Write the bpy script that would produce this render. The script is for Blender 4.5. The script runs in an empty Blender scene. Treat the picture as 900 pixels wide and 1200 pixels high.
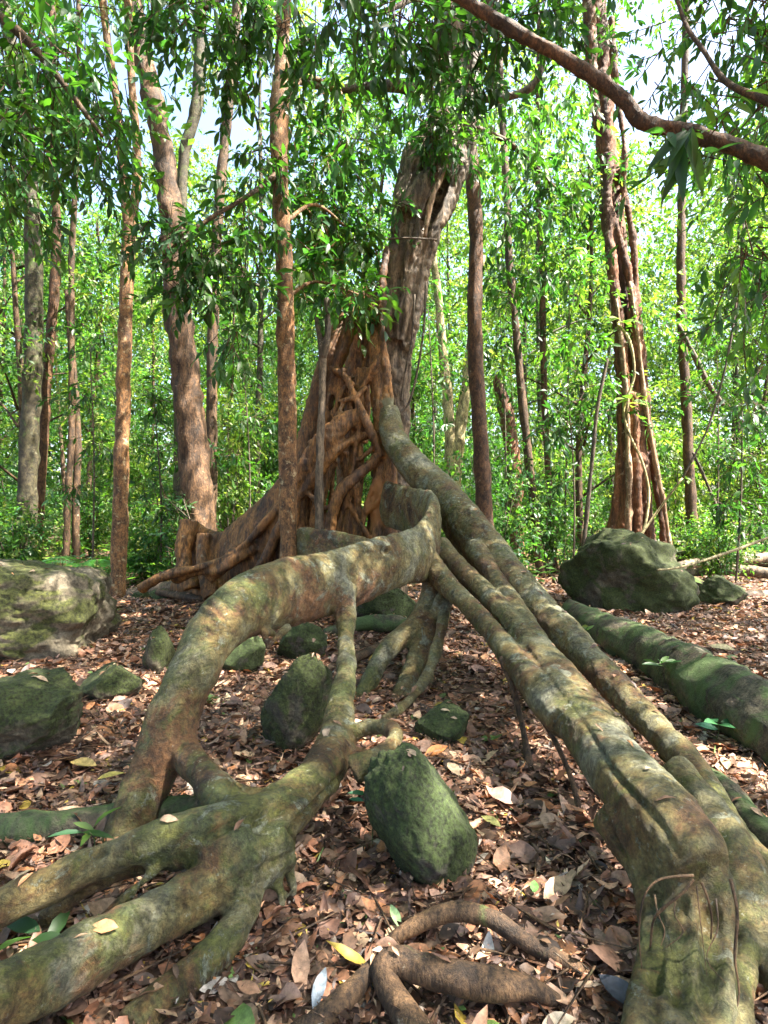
import bpy, bmesh, math, random
import numpy as np
from mathutils import Vector
from mathutils.bvhtree import BVHTree
from math import radians as R

random.seed(7)
rng = np.random.default_rng(11)
S = bpy.context.scene
COL = S.collection
F = 700.0
CAMH = 1.3

# ------------------------------------------------------------------ basics
def P(px, py, Y):
    return np.array([(px - 450.0) / F * Y, Y, CAMH - (py - 600.0) / F * Y])

def hash3(ix, iy, iz, seed):
    h = (ix * 374761393 + iy * 668265263 + iz * 2147483647 + seed * 1274126177) & 0xFFFFFFFF
    h = ((h ^ (h >> 13)) * 1274126177) & 0xFFFFFFFF
    h = (h ^ (h >> 16)) & 0xFFFFFFFF
    return h.astype(np.float64) / 4294967295.0 * 2 - 1

def vnoise(p, seed=0):
    p = np.asarray(p, float)
    i = np.floor(p).astype(np.int64)
    f = p - i
    u = f * f * (3 - 2 * f)
    r = 0
    for dx in (0, 1):
        for dy in (0, 1):
            for dz in (0, 1):
                w = (u[:, 0] if dx else 1 - u[:, 0]) * (u[:, 1] if dy else 1 - u[:, 1]) * (u[:, 2] if dz else 1 - u[:, 2])
                r = r + w * hash3(i[:, 0] + dx, i[:, 1] + dy, i[:, 2] + dz, seed)
    return r

def fbm(p, seed=0, octv=3):
    a, s, r = 1.0, 1.0, 0
    for o in range(octv):
        r = r + a * vnoise(np.asarray(p) * s + 17.3 * o, seed + o)
        a *= .5; s *= 2.03
    return r

def terrain(x, y):
    x = np.atleast_1d(np.asarray(x, float)); y = np.atleast_1d(np.asarray(y, float))
    z = np.zeros_like(x)
    h = .05 * vnoise(np.stack([x * .9, y * .9, z], 1), 5) + .10 * vnoise(np.stack([x * .22, y * .22, z], 1), 6)
    h += .018 * vnoise(np.stack([x * 4, y * 4, z], 1), 8)
    far = np.clip((y - 11) / 25, 0, 1)
    h += far * 1.3 * np.clip((np.abs(x - 1.5)) / 10, .15, 1)      # the wood rises a little behind
    h += .12 * np.exp(-((x + .2) ** 2 / 3.5 + (y - 7.6) ** 2 / 2.2))
    return h
def th(x, y): return float(terrain(x, y)[0])

def mesh_np(name, V, Fl, mat=None, smooth=True, col=None, uvl=None):
    """V (n,3); Fl list of arrays (m,k) faces of equal size each."""
    me = bpy.data.meshes.new(name)
    V = np.ascontiguousarray(V, dtype=np.float32)
    me.vertices.add(len(V)); me.vertices.foreach_set('co', V.ravel())
    loops = np.concatenate([f.ravel() for f in Fl]).astype(np.int32)
    tot = np.concatenate([np.full(len(f), f.shape[1], np.int32) for f in Fl])
    start = np.concatenate([[0], np.cumsum(tot)[:-1]]).astype(np.int32)
    me.loops.add(len(loops)); me.loops.foreach_set('vertex_index', loops)
    me.polygons.add(len(tot)); me.polygons.foreach_set('loop_start', start); me.polygons.foreach_set('loop_total', tot)
    me.update(calc_edges=True)
    if smooth: me.polygons.foreach_set('use_smooth', np.ones(len(tot), bool))
    if col is not None:
        a = me.color_attributes.new('tint', 'FLOAT_COLOR', 'POINT')
        c = np.ones((len(V), 4), np.float32); c[:, :3] = col
        a.data.foreach_set('color', c.ravel())
    if mat: me.materials.append(mat)
    return me

def link(name, me, parent=None, loc=(0, 0, 0)):
    o = bpy.data.objects.new(name, me); COL.objects.link(o)
    o.location = loc
    if parent: o.parent = parent
    return o

def tag(o, label=None, cat=None, group=None, kind=None):
    if label: o['label'] = label
    if cat: o['category'] = cat
    if group: o['group'] = group
    if kind: o['kind'] = kind
    return o

def empty(name, loc, label=None, cat=None, group=None):
    o = bpy.data.objects.new(name, None); COL.objects.link(o)
    o.location = loc; o.empty_display_size = .2
    return tag(o, label, cat, group)

# ------------------------------------------------------------------ materials
def new_mat(name):
    m = bpy.data.materials.new(name); m.use_nodes = True
    nt = m.node_tree; nt.nodes.clear()
    return m, nt, nt.nodes, nt.links

def ramp(nd, stops, interp='LINEAR'):
    r = nd.new('ShaderNodeValToRGB'); r.color_ramp.interpolation = interp
    e = r.color_ramp.elements
    while len(e) < len(stops): e.new(.5)
    for i, (p, c) in enumerate(stops):
        e[i].position = p
        e[i].color = (c, c, c, 1) if isinstance(c, (int, float)) else (*c, 1)
    return r

def noise(nd, lk, vec, scale, detail=4, rough=.6, dist=0):
    n = nd.new('ShaderNodeTexNoise'); n.inputs['Scale'].default_value = scale
    n.inputs['Detail'].default_value = detail; n.inputs['Roughness'].default_value = rough
    n.inputs['Distortion'].default_value = dist
    lk.new(vec, n.inputs['Vector']); return n

def mix(nd, lk, fac, a, b, blend='MIX'):
    m = nd.new('ShaderNodeMix'); m.data_type = 'RGBA'; m.blend_type = blend
    for s, v in ((0, fac), (6, a), (7, b)):
        if isinstance(v, (int, float)): m.inputs[s].default_value = v
        elif isinstance(v, tuple): m.inputs[s].default_value = (*v, 1)
        else: lk.new(v, m.inputs[s])
    return m.outputs[2]

def math_n(nd, lk, op, a, b=None, clamp=False):
    m = nd.new('ShaderNodeMath'); m.operation = op; m.use_clamp = clamp
    for i, v in enumerate((a, b)):
        if v is None: continue
        if isinstance(v, (int, float)): m.inputs[i].default_value = v
        else: lk.new(v, m.inputs[i])
    return m.outputs[0]

def bark(name, cA, cB, pale=(.36, .34, .28), moss=(.05, .075, .018), scale=6., zs=.5, pale_t=.62, moss_t=.66, bump=.5, rough=.75, paint=False,
         rust=(.24, .09, .03), dist=.025, soft=False):
    m, nt, nd, lk = new_mat(name)
    tc = nd.new('ShaderNodeTexCoord'); mp = nd.new('ShaderNodeMapping'); mp.inputs['Scale'].default_value = (1, 1, zs)
    lk.new(tc.outputs['Object'], mp.inputs['Vector']); v = mp.outputs[0]
    big = noise(nd, lk, v, scale * .5, 5, .65, .6)
    mid = noise(nd, lk, v, scale * 2.2, 6, .7, .4)
    fine = noise(nd, lk, v, scale * 11, 5, .75)
    r1 = ramp(nd, [(.36, 0.), (.64, 1.)]); lk.new(big.outputs[0], r1.inputs[0])
    base = mix(nd, lk, r1.outputs[0], cA, cB)
    # darker flecks in the bark, then pale lichen and moss
    r2 = ramp(nd, [(.34, .76), (.66, 1.14)] if soft else [(.40, .34), (.60, 1.3)]); lk.new(mid.outputs[0], r2.inputs[0])
    base = mix(nd, lk, 1., base, r2.outputs[0], 'MULTIPLY')
    r2b = ramp(nd, [(.36, .68), (.6, 1.2)] if soft else [(.38, .4), (.6, 1.4)]); lk.new(fine.outputs[0], r2b.inputs[0])
    base = mix(nd, lk, 1., base, r2b.outputs[0], 'MULTIPLY')
    lz = noise(nd, lk, tc.outputs['Object'], scale * 1.3, 7, .75, .3)
    r3 = ramp(nd, [(pale_t, 0.), (pale_t + .07, .85)]); lk.new(lz.outputs[0], r3.inputs[0])
    mz = noise(nd, lk, tc.outputs['Object'], scale * .7, 6, .7, .8)
    if paint:
        at = nd.new('ShaderNodeAttribute'); at.attribute_name = 'tint'
        sp = nd.new('ShaderNodeSeparateColor'); lk.new(at.outputs['Color'], sp.inputs[0])
        # rust
        rn = noise(nd, lk, v, scale * 1.1, 6, .7, .5)
        f = math_n(nd, lk, 'ADD', sp.outputs[1], math_n(nd, lk, 'MULTIPLY', rn.outputs[0], .9))
        rr = ramp(nd, [(.78, 0.), (1.0, .9)]); lk.new(f, rr.inputs[0])
        base = mix(nd, lk, rr.outputs[0], base, rust)
        f = math_n(nd, lk, 'ADD', sp.outputs[0], math_n(nd, lk, 'MULTIPLY', mz.outputs[0], 1.1))
        rm = ramp(nd, [(.86, 0.), (1.1, .9)]); lk.new(math_n(nd, lk, 'MULTIPLY', f, .92), rm.inputs[0])
        mcol = mix(nd, lk, mid.outputs[0], moss, tuple(min(1, c * 2.0) for c in moss))
        mfac = rm.outputs[0]
        f = math_n(nd, lk, 'ADD', math_n(nd, lk, 'MULTIPLY', sp.outputs[2], .25), lz.outputs[0])
        r3b = ramp(nd, [(pale_t, 0.), (pale_t + .09, .85)]); lk.new(f, r3b.inputs[0]); pf = r3b.outputs[0]
    else:
        rm = ramp(nd, [(moss_t, 0.), (moss_t + .12, .9)]); lk.new(mz.outputs[0], rm.inputs[0])
        mcol = mix(nd, lk, mid.outputs[0], moss, tuple(min(1, c * 2.2) for c in moss)); mfac = rm.outputs[0]
        pf = r3.outputs[0]
    base = mix(nd, lk, mfac, base, mcol)
    base = mix(nd, lk, pf, base, pale)
    # tiny dark pits
    vo = nd.new('ShaderNodeTexVoronoi'); vo.inputs['Scale'].default_value = scale * 7; lk.new(v, vo.inputs['Vector'])
    rv = ramp(nd, [(.05, .35), (.13, 1.)]); lk.new(vo.outputs['Distance'], rv.inputs[0])
    base = mix(nd, lk, .75, base, rv.outputs[0], 'MULTIPLY')
    bs = nd.new('ShaderNodeBsdfPrincipled'); lk.new(base, bs.inputs['Base Color'])
    bs.inputs['Roughness'].default_value = rough
    bs.inputs['Specular IOR Level'].default_value = .45
    hh = math_n(nd, lk, 'ADD', math_n(nd, lk, 'MULTIPLY', mid.outputs[0], 1.2), math_n(nd, lk, 'MULTIPLY', fine.outputs[0], .5))
    hh = math_n(nd, lk, 'ADD', hh, math_n(nd, lk, 'MULTIPLY', rv.outputs[0], .25))
    bp = nd.new('ShaderNodeBump'); bp.inputs['Strength'].default_value = bump; bp.inputs['Distance'].default_value = dist
    lk.new(hh, bp.inputs['Height']); lk.new(bp.outputs[0], bs.inputs['Normal'])
    out = nd.new('ShaderNodeOutputMaterial'); lk.new(bs.outputs[0], out.inputs[0])
    return m

def leafmat(name, trans=.45, rough=.42, mult=1.0, tmul=(1.1, 1.8, .5), veins=False):
    m, nt, nd, lk = new_mat(name)
    at = nd.new('ShaderNodeAttribute'); at.attribute_name = 'tint'
    col = at.outputs['Color']
    if veins:
        tc = nd.new('ShaderNodeTexCoord')
        n = noise(nd, lk, tc.outputs['Object'], 45, 4, .7)
        r = ramp(nd, [(.35, .55), (.65, 1.3)]); lk.new(n.outputs[0], r.inputs[0])
        col = mix(nd, lk, 1., col, r.outputs[0], 'MULTIPLY')
    bs = nd.new('ShaderNodeBsdfPrincipled'); lk.new(col, bs.inputs['Base Color'])
    bs.inputs['Roughness'].default_value = rough
    out = nd.new('ShaderNodeOutputMaterial')
    if trans > 0:
        tr = nd.new('ShaderNodeBsdfTranslucent')
        lk.new(mix(nd, lk, 1., col, tmul, 'MULTIPLY'), tr.inputs[0])
        mx = nd.new('ShaderNodeMixShader'); mx.inputs[0].default_value = trans
        lk.new(bs.outputs[0], mx.inputs[1]); lk.new(tr.outputs[0], mx.inputs[2]); lk.new(mx.outputs[0], out.inputs[0])
    else:
        lk.new(bs.outputs[0], out.inputs[0])
    return m

def soilmat():
    m, nt, nd, lk = new_mat('forest_soil')
    tc = nd.new('ShaderNodeTexCoord'); v = tc.outputs['Object']
    vo = nd.new('ShaderNodeTexVoronoi'); vo.inputs['Scale'].default_value = 14
    wv = noise(nd, lk, v, 6, 3); lk.new(mix(nd, lk, .25, v, wv.outputs[1]), vo.inputs['Vector'])
    r = ramp(nd, [(0, (.05, .028, .018)), (.35, (.16, .09, .055)), (.6, (.09, .05, .032)), (.85, (.24, .155, .10)), (1, (.05, .035, .03))])
    s = nd.new('ShaderNodeSeparateColor'); lk.new(vo.outputs['Color'], s.inputs[0]); lk.new(s.outputs[0], r.inputs[0])
    n = noise(nd, lk, v, 2.2, 6, .7); r2 = ramp(nd, [(.35, .45), (.65, 1.1)]); lk.new(n.outputs[0], r2.inputs[0])
    c = mix(nd, lk, 1., r.outputs[0], r2.outputs[0], 'MULTIPLY')
    bs = nd.new('ShaderNodeBsdfPrincipled'); lk.new(c, bs.inputs['Base Color']); bs.inputs['Roughness'].default_value = .9
    bp = nd.new('ShaderNodeBump'); bp.inputs['Strength'].default_value = .8; bp.inputs['Distance'].default_value = .03
    lk.new(math_n(nd, lk, 'ADD', n.outputs[0], vo.outputs['Distance']), bp.inputs['Height']); lk.new(bp.outputs[0], bs.inputs['Normal'])
    out = nd.new('ShaderNodeOutputMaterial'); lk.new(bs.outputs[0], out.inputs[0])
    return m

def rockmat(name, stone, moss, mt=.45, scale=5.):
    m, nt, nd, lk = new_mat(name)
    tc = nd.new('ShaderNodeTexCoord'); v = tc.outputs['Object']
    a = noise(nd, lk, v, scale, 7, .7, .3); b = noise(nd, lk, v, scale * 12, 6, .75); c = noise(nd, lk, v, scale * .5, 4, .6, .8)
    ra = ramp(nd, [(.35, .5), (.65, 1.35)]); lk.new(a.outputs[0], ra.inputs[0])
    st = mix(nd, lk, 1., stone, ra.outputs[0], 'MULTIPLY')
    rb = ramp(nd, [(.38, .3), (.64, 2.0)]); lk.new(b.outputs[0], rb.inputs[0])
    st = mix(nd, lk, .6, st, rb.outputs[0], 'MULTIPLY')
    ms = mix(nd, lk, 1., moss, rb.outputs[0], 'MULTIPLY')
    hsv = mix(nd, lk, a.outputs[0], ms, mix(nd, lk, 1., ms, (1.6, 1.25, .6), 'MULTIPLY'))
    ge = nd.new('ShaderNodeNewGeometry'); sx = nd.new('ShaderNodeSeparateXYZ'); lk.new(ge.outputs['Normal'], sx.inputs[0])
    up = math_n(nd, lk, 'MULTIPLY', sx.outputs[2], .12)
    f = math_n(nd, lk, 'ADD', c.outputs[0], up)
    rm = ramp(nd, [(mt, 0.), (mt + .08, 1.)]); lk.new(f, rm.inputs[0])
    col = mix(nd, lk, rm.outputs[0], st, hsv)
    lp = noise(nd, lk, v, scale * 2.6, 7, .8); rl = ramp(nd, [(.66, 0.), (.70, .7)]); lk.new(lp.outputs[0], rl.inputs[0])
    col = mix(nd, lk, rl.outputs[0], col, (.27, .30, .22))
    bs = nd.new('ShaderNodeBsdfPrincipled'); lk.new(col, bs.inputs['Base Color']); bs.inputs['Roughness'].default_value = .9
    bp = nd.new('ShaderNodeBump'); bp.inputs['Strength'].default_value = .9; bp.inputs['Distance'].default_value = .02
    lk.new(math_n(nd, lk, 'ADD', a.outputs[0], b.outputs[0]), bp.inputs['Height']); lk.new(bp.outputs[0], bs.inputs['Normal'])
    out = nd.new('ShaderNodeOutputMaterial'); lk.new(bs.outputs[0], out.inputs[0])
    return m

M = {}
def rootmat():
    m, nt, nd, lk = new_mat('fig_root_bark')
    tc = nd.new('ShaderNodeTexCoord'); v = tc.outputs['Object']
    at = nd.new('ShaderNodeAttribute'); at.attribute_name = 'tint'
    sp = nd.new('ShaderNodeSeparateColor'); lk.new(at.outputs['Color'], sp.inputs[0])
    big = noise(nd, lk, v, 2.6, 8, .68, .5)
    rb = ramp(nd, [(.36, (.045, .022, .009)), (.42, (.12, .060, .020)), (.48, (.165, .118, .038)), (.55, (.18, .158, .068)), (.64, (.22, .215, .15))]); lk.new(big.outputs[0], rb.inputs[0])
    base = rb.outputs[0]
    def layer(base, sc, det, ro, chan, amt, t0, t1, ca, cb, ds=.4, mx_=1.):
        n = noise(nd, lk, v, sc, det, ro, ds)
        f = math_n(nd, lk, 'ADD', n.outputs[0], math_n(nd, lk, 'MULTIPLY', sp.outputs[chan], amt))
        q = ramp(nd, [(t0, 0.), (t1, mx_)]); lk.new(f, q.inputs[0])
        n2 = noise(nd, lk, v, sc * 6, 4, .7); c = mix(nd, lk, n2.outputs[0], ca, cb)
        return mix(nd, lk, q.outputs[0], base, c), q.outputs[0]
    base, g = layer(base, 3.6, 9, .74, 0, .22, .545, .62, (.036, .045, .008), (.135, .145, .025), .6, .85)
    base, g2 = layer(base, 7., 8, .75, 0, .16, .58, .65, (.06, .09, .03), (.11, .14, .06), .3, .5)
    base, ru = layer(base, 4.5, 9, .72, 1, .26, .60, .68, (.09, .035, .015), (.25, .11, .04), .6, .85)
    base, pa = layer(base, 8., 10, .78, 2, .10, .575, .60, (.16, .17, .12), (.27, .29, .21), .5, .8)
    base, pb = layer(base, 30., 6, .7, 2, .05, .63, .66, (.20, .21, .16), (.34, .35, .28), .2, .7)
    sk = noise(nd, lk, v, 60, 6, .8); rs_ = ramp(nd, [(.38, .35), (.60, 1.35)]); lk.new(sk.outputs[0], rs_.inputs[0])
    base = mix(nd, lk, .8, base, rs_.outputs[0], 'MULTIPLY')
    md = noise(nd, lk, v, 17, 8, .75, .5); rm = ramp(nd, [(.38, .36), (.56, 1.2)]); lk.new(md.outputs[0], rm.inputs[0])
    base = mix(nd, lk, .85, base, rm.outputs[0], 'MULTIPLY')
    wv = noise(nd, lk, v, 9, 3)
    vo = nd.new('ShaderNodeTexVoronoi'); vo.feature = 'DISTANCE_TO_EDGE'; vo.inputs['Scale'].default_value = 9
    lk.new(mix(nd, lk, .3, v, wv.outputs[1]), vo.inputs['Vector'])
    rc = ramp(nd, [(.0, .35), (.022, 1.)]); lk.new(vo.outputs['Distance'], rc.inputs[0])
    cm = noise(nd, lk, v, 3., 3, .6); rcm = ramp(nd, [(.5, 0.), (.6, .8)]); lk.new(cm.outputs[0], rcm.inputs[0])
    base = mix(nd, lk, rcm.outputs[0], base, mix(nd, lk, 1., base, rc.outputs[0], 'MULTIPLY'))
    bs = nd.new('ShaderNodeBsdfPrincipled'); lk.new(base, bs.inputs['Base Color'])
    rr = ramp(nd, [(.3, .42), (.7, .75)]); lk.new(md.outputs[0], rr.inputs[0]); lk.new(rr.outputs[0], bs.inputs['Roughness'])
    h = math_n(nd, lk, 'ADD', math_n(nd, lk, 'MULTIPLY', md.outputs[0], 1.2), math_n(nd, lk, 'MULTIPLY', sk.outputs[0], .45))
    h = math_n(nd, lk, 'ADD', h, math_n(nd, lk, 'MULTIPLY', pa, .15)); h = math_n(nd, lk, 'ADD', h, math_n(nd, lk, 'MULTIPLY', g, .12))
    h = math_n(nd, lk, 'ADD', h, math_n(nd, lk, 'MULTIPLY', math_n(nd, lk, 'MULTIPLY', rc.outputs[0], rcm.outputs[0]), .12))
    bp = nd.new('ShaderNodeBump'); bp.inputs['Strength'].default_value = 1.0; bp.inputs['Distance'].default_value = .03
    lk.new(h, bp.inputs['Height']); lk.new(bp.outputs[0], bs.inputs['Normal'])
    out = nd.new('ShaderNodeOutputMaterial'); lk.new(bs.outputs[0], out.inputs[0])
    return m
M['root'] = rootmat()
M['figtrunk'] = bark('fig_trunk_bark', (.28, .125, .032), (.075, .033, .012), pale=(.27, .20, .12), scale=5, zs=.25, pale_t=.63, bump=.6, rough=.65, paint=True,
                     rust=(.30, .12, .03), moss=(.12, .12, .07))
M['figupper'] = bark('fig_upper_bark', (.18, .13, .082), (.085, .06, .037), pale=(.30, .25, .18), scale=4, zs=.3, pale_t=.60, bump=.7, rough=.7)
M['rust'] = bark('orange_brown_bark', (.27, .13, .045), (.10, .05, .021), pale=(.38, .30, .17), scale=8, zs=.55, pale_t=.56, moss_t=.75, bump=.6)
M['darkred'] = bark('dark_red_bark', (.14, .066, .028), (.06, .03, .014), pale=(.30, .24, .17), scale=9, zs=.5, pale_t=.62, moss_t=.75, bump=.6)
M['grey'] = bark('grey_green_bark', (.075, .064, .030), (.04, .03, .016), pale=(.18, .18, .12), scale=6, zs=.9, pale_t=.6, moss_t=.55, bump=.6)
M['tan'] = bark('flaky_tan_bark', (.16, .085, .038), (.065, .034, .017), pale=(.28, .20, .13), scale=5, zs=.35, pale_t=.60, moss_t=.8, bump=.9)
M['redfig'] = bark('red_stringy_bark', (.21, .085, .035), (.07, .03, .016), pale=(.46, .36, .25), scale=5, zs=.12, pale_t=.58, moss_t=.8, bump=.9)
M['cream'] = bark('cream_bark', (.50, .42, .22), (.34, .27, .13), pale=(.6, .56, .42), scale=4, zs=.4, pale_t=.6, moss_t=.8, bump=.4)
M['palestrand'] = bark('pale_strand_bark', (.36, .24, .14), (.20, .11, .06), pale=(.52, .42, .3), scale=5, zs=.15, pale_t=.55, moss_t=.8, bump=.8)
M['brown'] = bark('plain_brown_bark', (.125, .07, .032), (.055, .031, .016), pale=(.30, .26, .19), scale=7, zs=.4, pale_t=.62, moss_t=.62, bump=.6)
M['mosslog'] = bark('mossy_log_bark', (.085, .075, .045), (.065, .048, .03), pale=(.18, .20, .14), moss=(.035, .06, .015), scale=5, zs=1, pale_t=.64, moss_t=.44, bump=.8)
M['liana'] = bark('liana_bark', (.12, .09, .06), (.08, .06, .04), scale=10, zs=.3, bump=.4)
M['leaf'] = leafmat('canopy_leaf', .5, tmul=(1.4, 1.9, .5))
M['leaf_far'] = leafmat('far_leaf', .5, .45, tmul=(1.5, 1.9, .6))
M['litter'] = leafmat('dead_leaf', .12, .55, tmul=(1.3, 1.0, .7), veins=True)
M['soil'] = soilmat()
M['rock_moss'] = rockmat('mossy_boulder', (.08, .068, .045), (.022, .034, .009), .40)
M['rock_dark'] = rockmat('dark_mossy_stone', (.07, .06, .05), (.022, .038, .012), .34)
M['rock_pale'] = rockmat('pale_boulder', (.15, .125, .085), (.038, .048, .014), .50, 3.)

# ------------------------------------------------------------------ tubes
def catmull(C, n):
    C = np.asarray(C, float)
    E = np.vstack([2 * C[0] - C[1], C, 2 * C[-1] - C[-2]])
    out = []
    for i in range(1, len(E) - 2):
        p0, p1, p2, p3 = E[i - 1], E[i], E[i + 1], E[i + 2]
        t = np.linspace(0, 1, n, endpoint=False)[:, None]
        out.append(.5 * ((2 * p1) + (-p0 + p2) * t + (2 * p0 - 5 * p1 + 4 * p2 - p3) * t ** 2 + (-p0 + 3 * p1 - 3 * p2 + p3) * t ** 3))
    out.append(C[-1][None])
    return np.vstack(out)

def tube_w(pts, sub=6, N=14, rough=.0, seed=0, cap=True, lump=4., zup=False):
    """pts rows: x,y,z,a(up half),b(side half) in metres. returns V, quads, tris"""
    C = catmull(pts, sub)
    X = C[:, :3]; a = np.clip(C[:, 3], .0008, None); b = np.clip(C[:, 4], .0008, None)
    T = np.gradient(X, axis=0); T /= np.linalg.norm(T, axis=1)[:, None] + 1e-9
    U = np.zeros_like(T)
    vert = np.mean(np.abs(T[:, 2])) > .8
    up = np.array([0, -1., 0]) if vert else np.array([0, 0, 1.])
    prev = None
    for i in range(len(T)):
        u = up - up.dot(T[i]) * T[i]
        if np.linalg.norm(u) < .25 and prev is not None: u = prev - prev.dot(T[i]) * T[i]
        u /= np.linalg.norm(u) + 1e-9
        if prev is not None and u.dot(prev) < 0: u = -u
        U[i] = u; prev = u
    if zup:
        U = np.tile([0, 0, 1.], (len(T), 1)); Th = T * np.array([1, 1, 0]); Th /= np.linalg.norm(Th, axis=1)[:, None] + 1e-9
        B = np.cross(Th, U)
    else: B = np.cross(T, U)
    th_ = np.linspace(0, 2 * np.pi, N, endpoint=False)
    c, s = np.cos(th_), np.sin(th_)
    V = X[:, None, :] + U[:, None, :] * (a[:, None] * c)[:, :, None] + B[:, None, :] * (b[:, None] * s)[:, :, None]
    if rough:
        flat = V.reshape(-1, 3)
        rr = np.repeat(np.minimum(a, b), N)
        d = rough * rr * (fbm(flat * lump, seed, 2) + .5 * vnoise(flat * lump * 5, seed + 9))
        ctr = np.repeat(X, N, axis=0)
        dr = flat - ctr; dr /= np.linalg.norm(dr, axis=1)[:, None] + 1e-9
        V = (flat + dr * d[:, None]).reshape(V.shape)
    n = len(X)
    i = np.arange(n - 1)[:, None] * N; j = np.arange(N)[None, :]; j2 = (j + 1) % N
    Q = np.stack([i + j, i + j2, i + N + j2, i + N + j], -1).reshape(-1, 4)
    V = V.reshape(-1, 3)
    Tq = []
    if cap:
        V = np.vstack([V, X[0], X[-1]])
        k = len(V)
        jj = np.arange(N)
        Tq = np.vstack([np.stack([np.full(N, k - 2), (jj + 1) % N, jj], 1), np.stack([np.full(N, k - 1), (n - 1) * N + jj, (n - 1) * N + (jj + 1) % N], 1)])
    return V, Q, Tq

def px_tube(rows, k=1., **kw):
    """rows (px,py,Y,a_px[,b_px])"""
    out = []
    for r in rows:
        p = P(r[0], r[1], r[2]); a = k * r[3] * r[2] / F; b = k * (r[4] if len(r) > 4 else r[3]) * r[2] / F
        out.append([*p, a, b])
    return tube_w(out, **kw)

def join(parts):
    V, Q, Tt, o = [], [], [], 0
    for v, q, t in parts:
        V.append(v); Q.append(q + o)
        if len(t): Tt.append(t + o)
        o += len(v)
    fl = [np.vstack(Q)]
    if Tt: fl.append(np.vstack(Tt))
    return np.vstack(V), fl

def remeshed(name, parts, voxel, smooth_it, mat, parent, origin, disp=(.01, 6.), seed=0, paint=None, fine=.003, grooves=()):
    V, fl = join(parts)
    me = mesh_np(name, V, fl)
    o = bpy.data.objects.new('tmp', me); COL.objects.link(o)
    m = o.modifiers.new('r', 'REMESH'); m.mode = 'VOXEL'; m.voxel_size = voxel; m.use_smooth_shade = True
    s = o.modifiers.new('s', 'SMOOTH'); s.factor = .5; s.iterations = smooth_it
    dg = bpy.context.evaluated_depsgraph_get(); dg.update()
    ev = o.evaluated_get(dg)
    me2 = bpy.data.meshes.new_from_object(ev)
    bpy.data.objects.remove(o); bpy.data.meshes.remove(me)
    n = len(me2.vertices)
    co = np.empty(n * 3, np.float32); me2.vertices.foreach_get('co', co); co = co.reshape(-1, 3).astype(float)
    nr = np.empty(n * 3, np.float32); me2.vertices.foreach_get('normal', nr); nr = nr.reshape(-1, 3)
    d = disp[0] * fbm(co * disp[1], seed, 3) + fine * fbm(co * 28, seed + 4, 2)
    if grooves:
        pl = [tuple(p.vertices) for p in me2.polygons]
        bv = BVHTree.FromPolygons([Vector(c) for c in co], pl)
        for (line, wd, dp) in grooves:
            o0 = Vector((0, 0, CAMH)); hit = []
            L = catmull(np.array(line, float), 14)
            for (a_, b_) in L:
                dv = (Vector(P(a_, b_, 3.)) - o0).normalized(); h = bv.ray_cast(o0, dv)
                if h[0]: hit.append(np.array(h[0]))
            for hp in hit:
                q = np.exp(-np.sum((co - hp) ** 2, 1) / wd ** 2)
                d = np.minimum(d, d * (1 - q) - dp * q)
    col = np.zeros((n, 3))
    if paint:
        for (c, rad, rgb) in paint:
            w = np.exp(-np.sum((co - c) ** 2, 1) / rad ** 2)[:, None]
            col += w * np.array(rgb)
    co2 = co + nr * d[:, None] - np.asarray(origin)
    me2.vertices.foreach_set('co', co2.astype(np.float32).ravel())
    a = me2.color_attributes.new('tint', 'FLOAT_COLOR', 'POINT')
    c4 = np.ones((n, 4), np.float32); c4[:, :3] = np.clip(col, -1, 1)
    a.data.foreach_set('color', c4.ravel())
    me2.polygons.foreach_set('use_smooth', np.ones(len(me2.polygons), bool))
    me2.materials.clear(); me2.materials.append(mat)
    me2.name = name; me2.update()
    return link(name, me2, parent)

def plain(name, parts, mat, parent, origin=(0, 0, 0), loc=(0, 0, 0)):
    V, fl = join(parts)
    return link(name, mesh_np(name, V - np.asarray(origin), fl, mat, col=np.zeros(3)), parent, loc)

# ------------------------------------------------------------------ leaves
def leaf_template(rich, width=.3):
    if rich == 2:
        ts = [0, .10, .28, .48, .68, .86, 1.0]; ws = [.38, .84, 1.0, .82, .42]
        V = [(t, 0, 0) for t in ts]
        for s in (1, -1):
            for t, a in zip(ts[1:-1], ws): V.append((t, s * a * width * .5, .05 * a))
        Q, Tt = [], [(0, 1, 7), (5, 6, 11), (1, 0, 12), (6, 5, 16)]
        for i in range(4):
            Q.append((1 + i, 2 + i, 8 + i, 7 + i)); Q.append((2 + i, 1 + i, 12 + i, 13 + i))
        return np.array(V, float), np.array(Q), np.array(Tt)
    if rich:
        V = [(0, 0, 0), (.25, 0, 0), (.5, 0, 0), (.78, 0, 0), (1.0, 0, 0)]
        w = [(.25, .78), (.5, 1.0), (.78, .62)]
        for s in (1, -1):
            for t, a in w: V.append((t, s * a * width * .5, .05 * a))
        Q = [(1, 2, 6, 5), (2, 3, 7, 6), (2, 1, 8, 9), (3, 2, 9, 10)]
        Tt = [(0, 1, 5), (3, 4, 7), (1, 0, 8), (4, 3, 10)]
        return np.array(V, float), np.array(Q), np.array(Tt)
    V = [(0, 0, 0), (.45, width * .5, .04), (1, 0, -.03), (.45, -width * .5, .04)]
    return np.array(V, float), None, np.array([(0, 2, 1), (0, 3, 2)])

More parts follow.
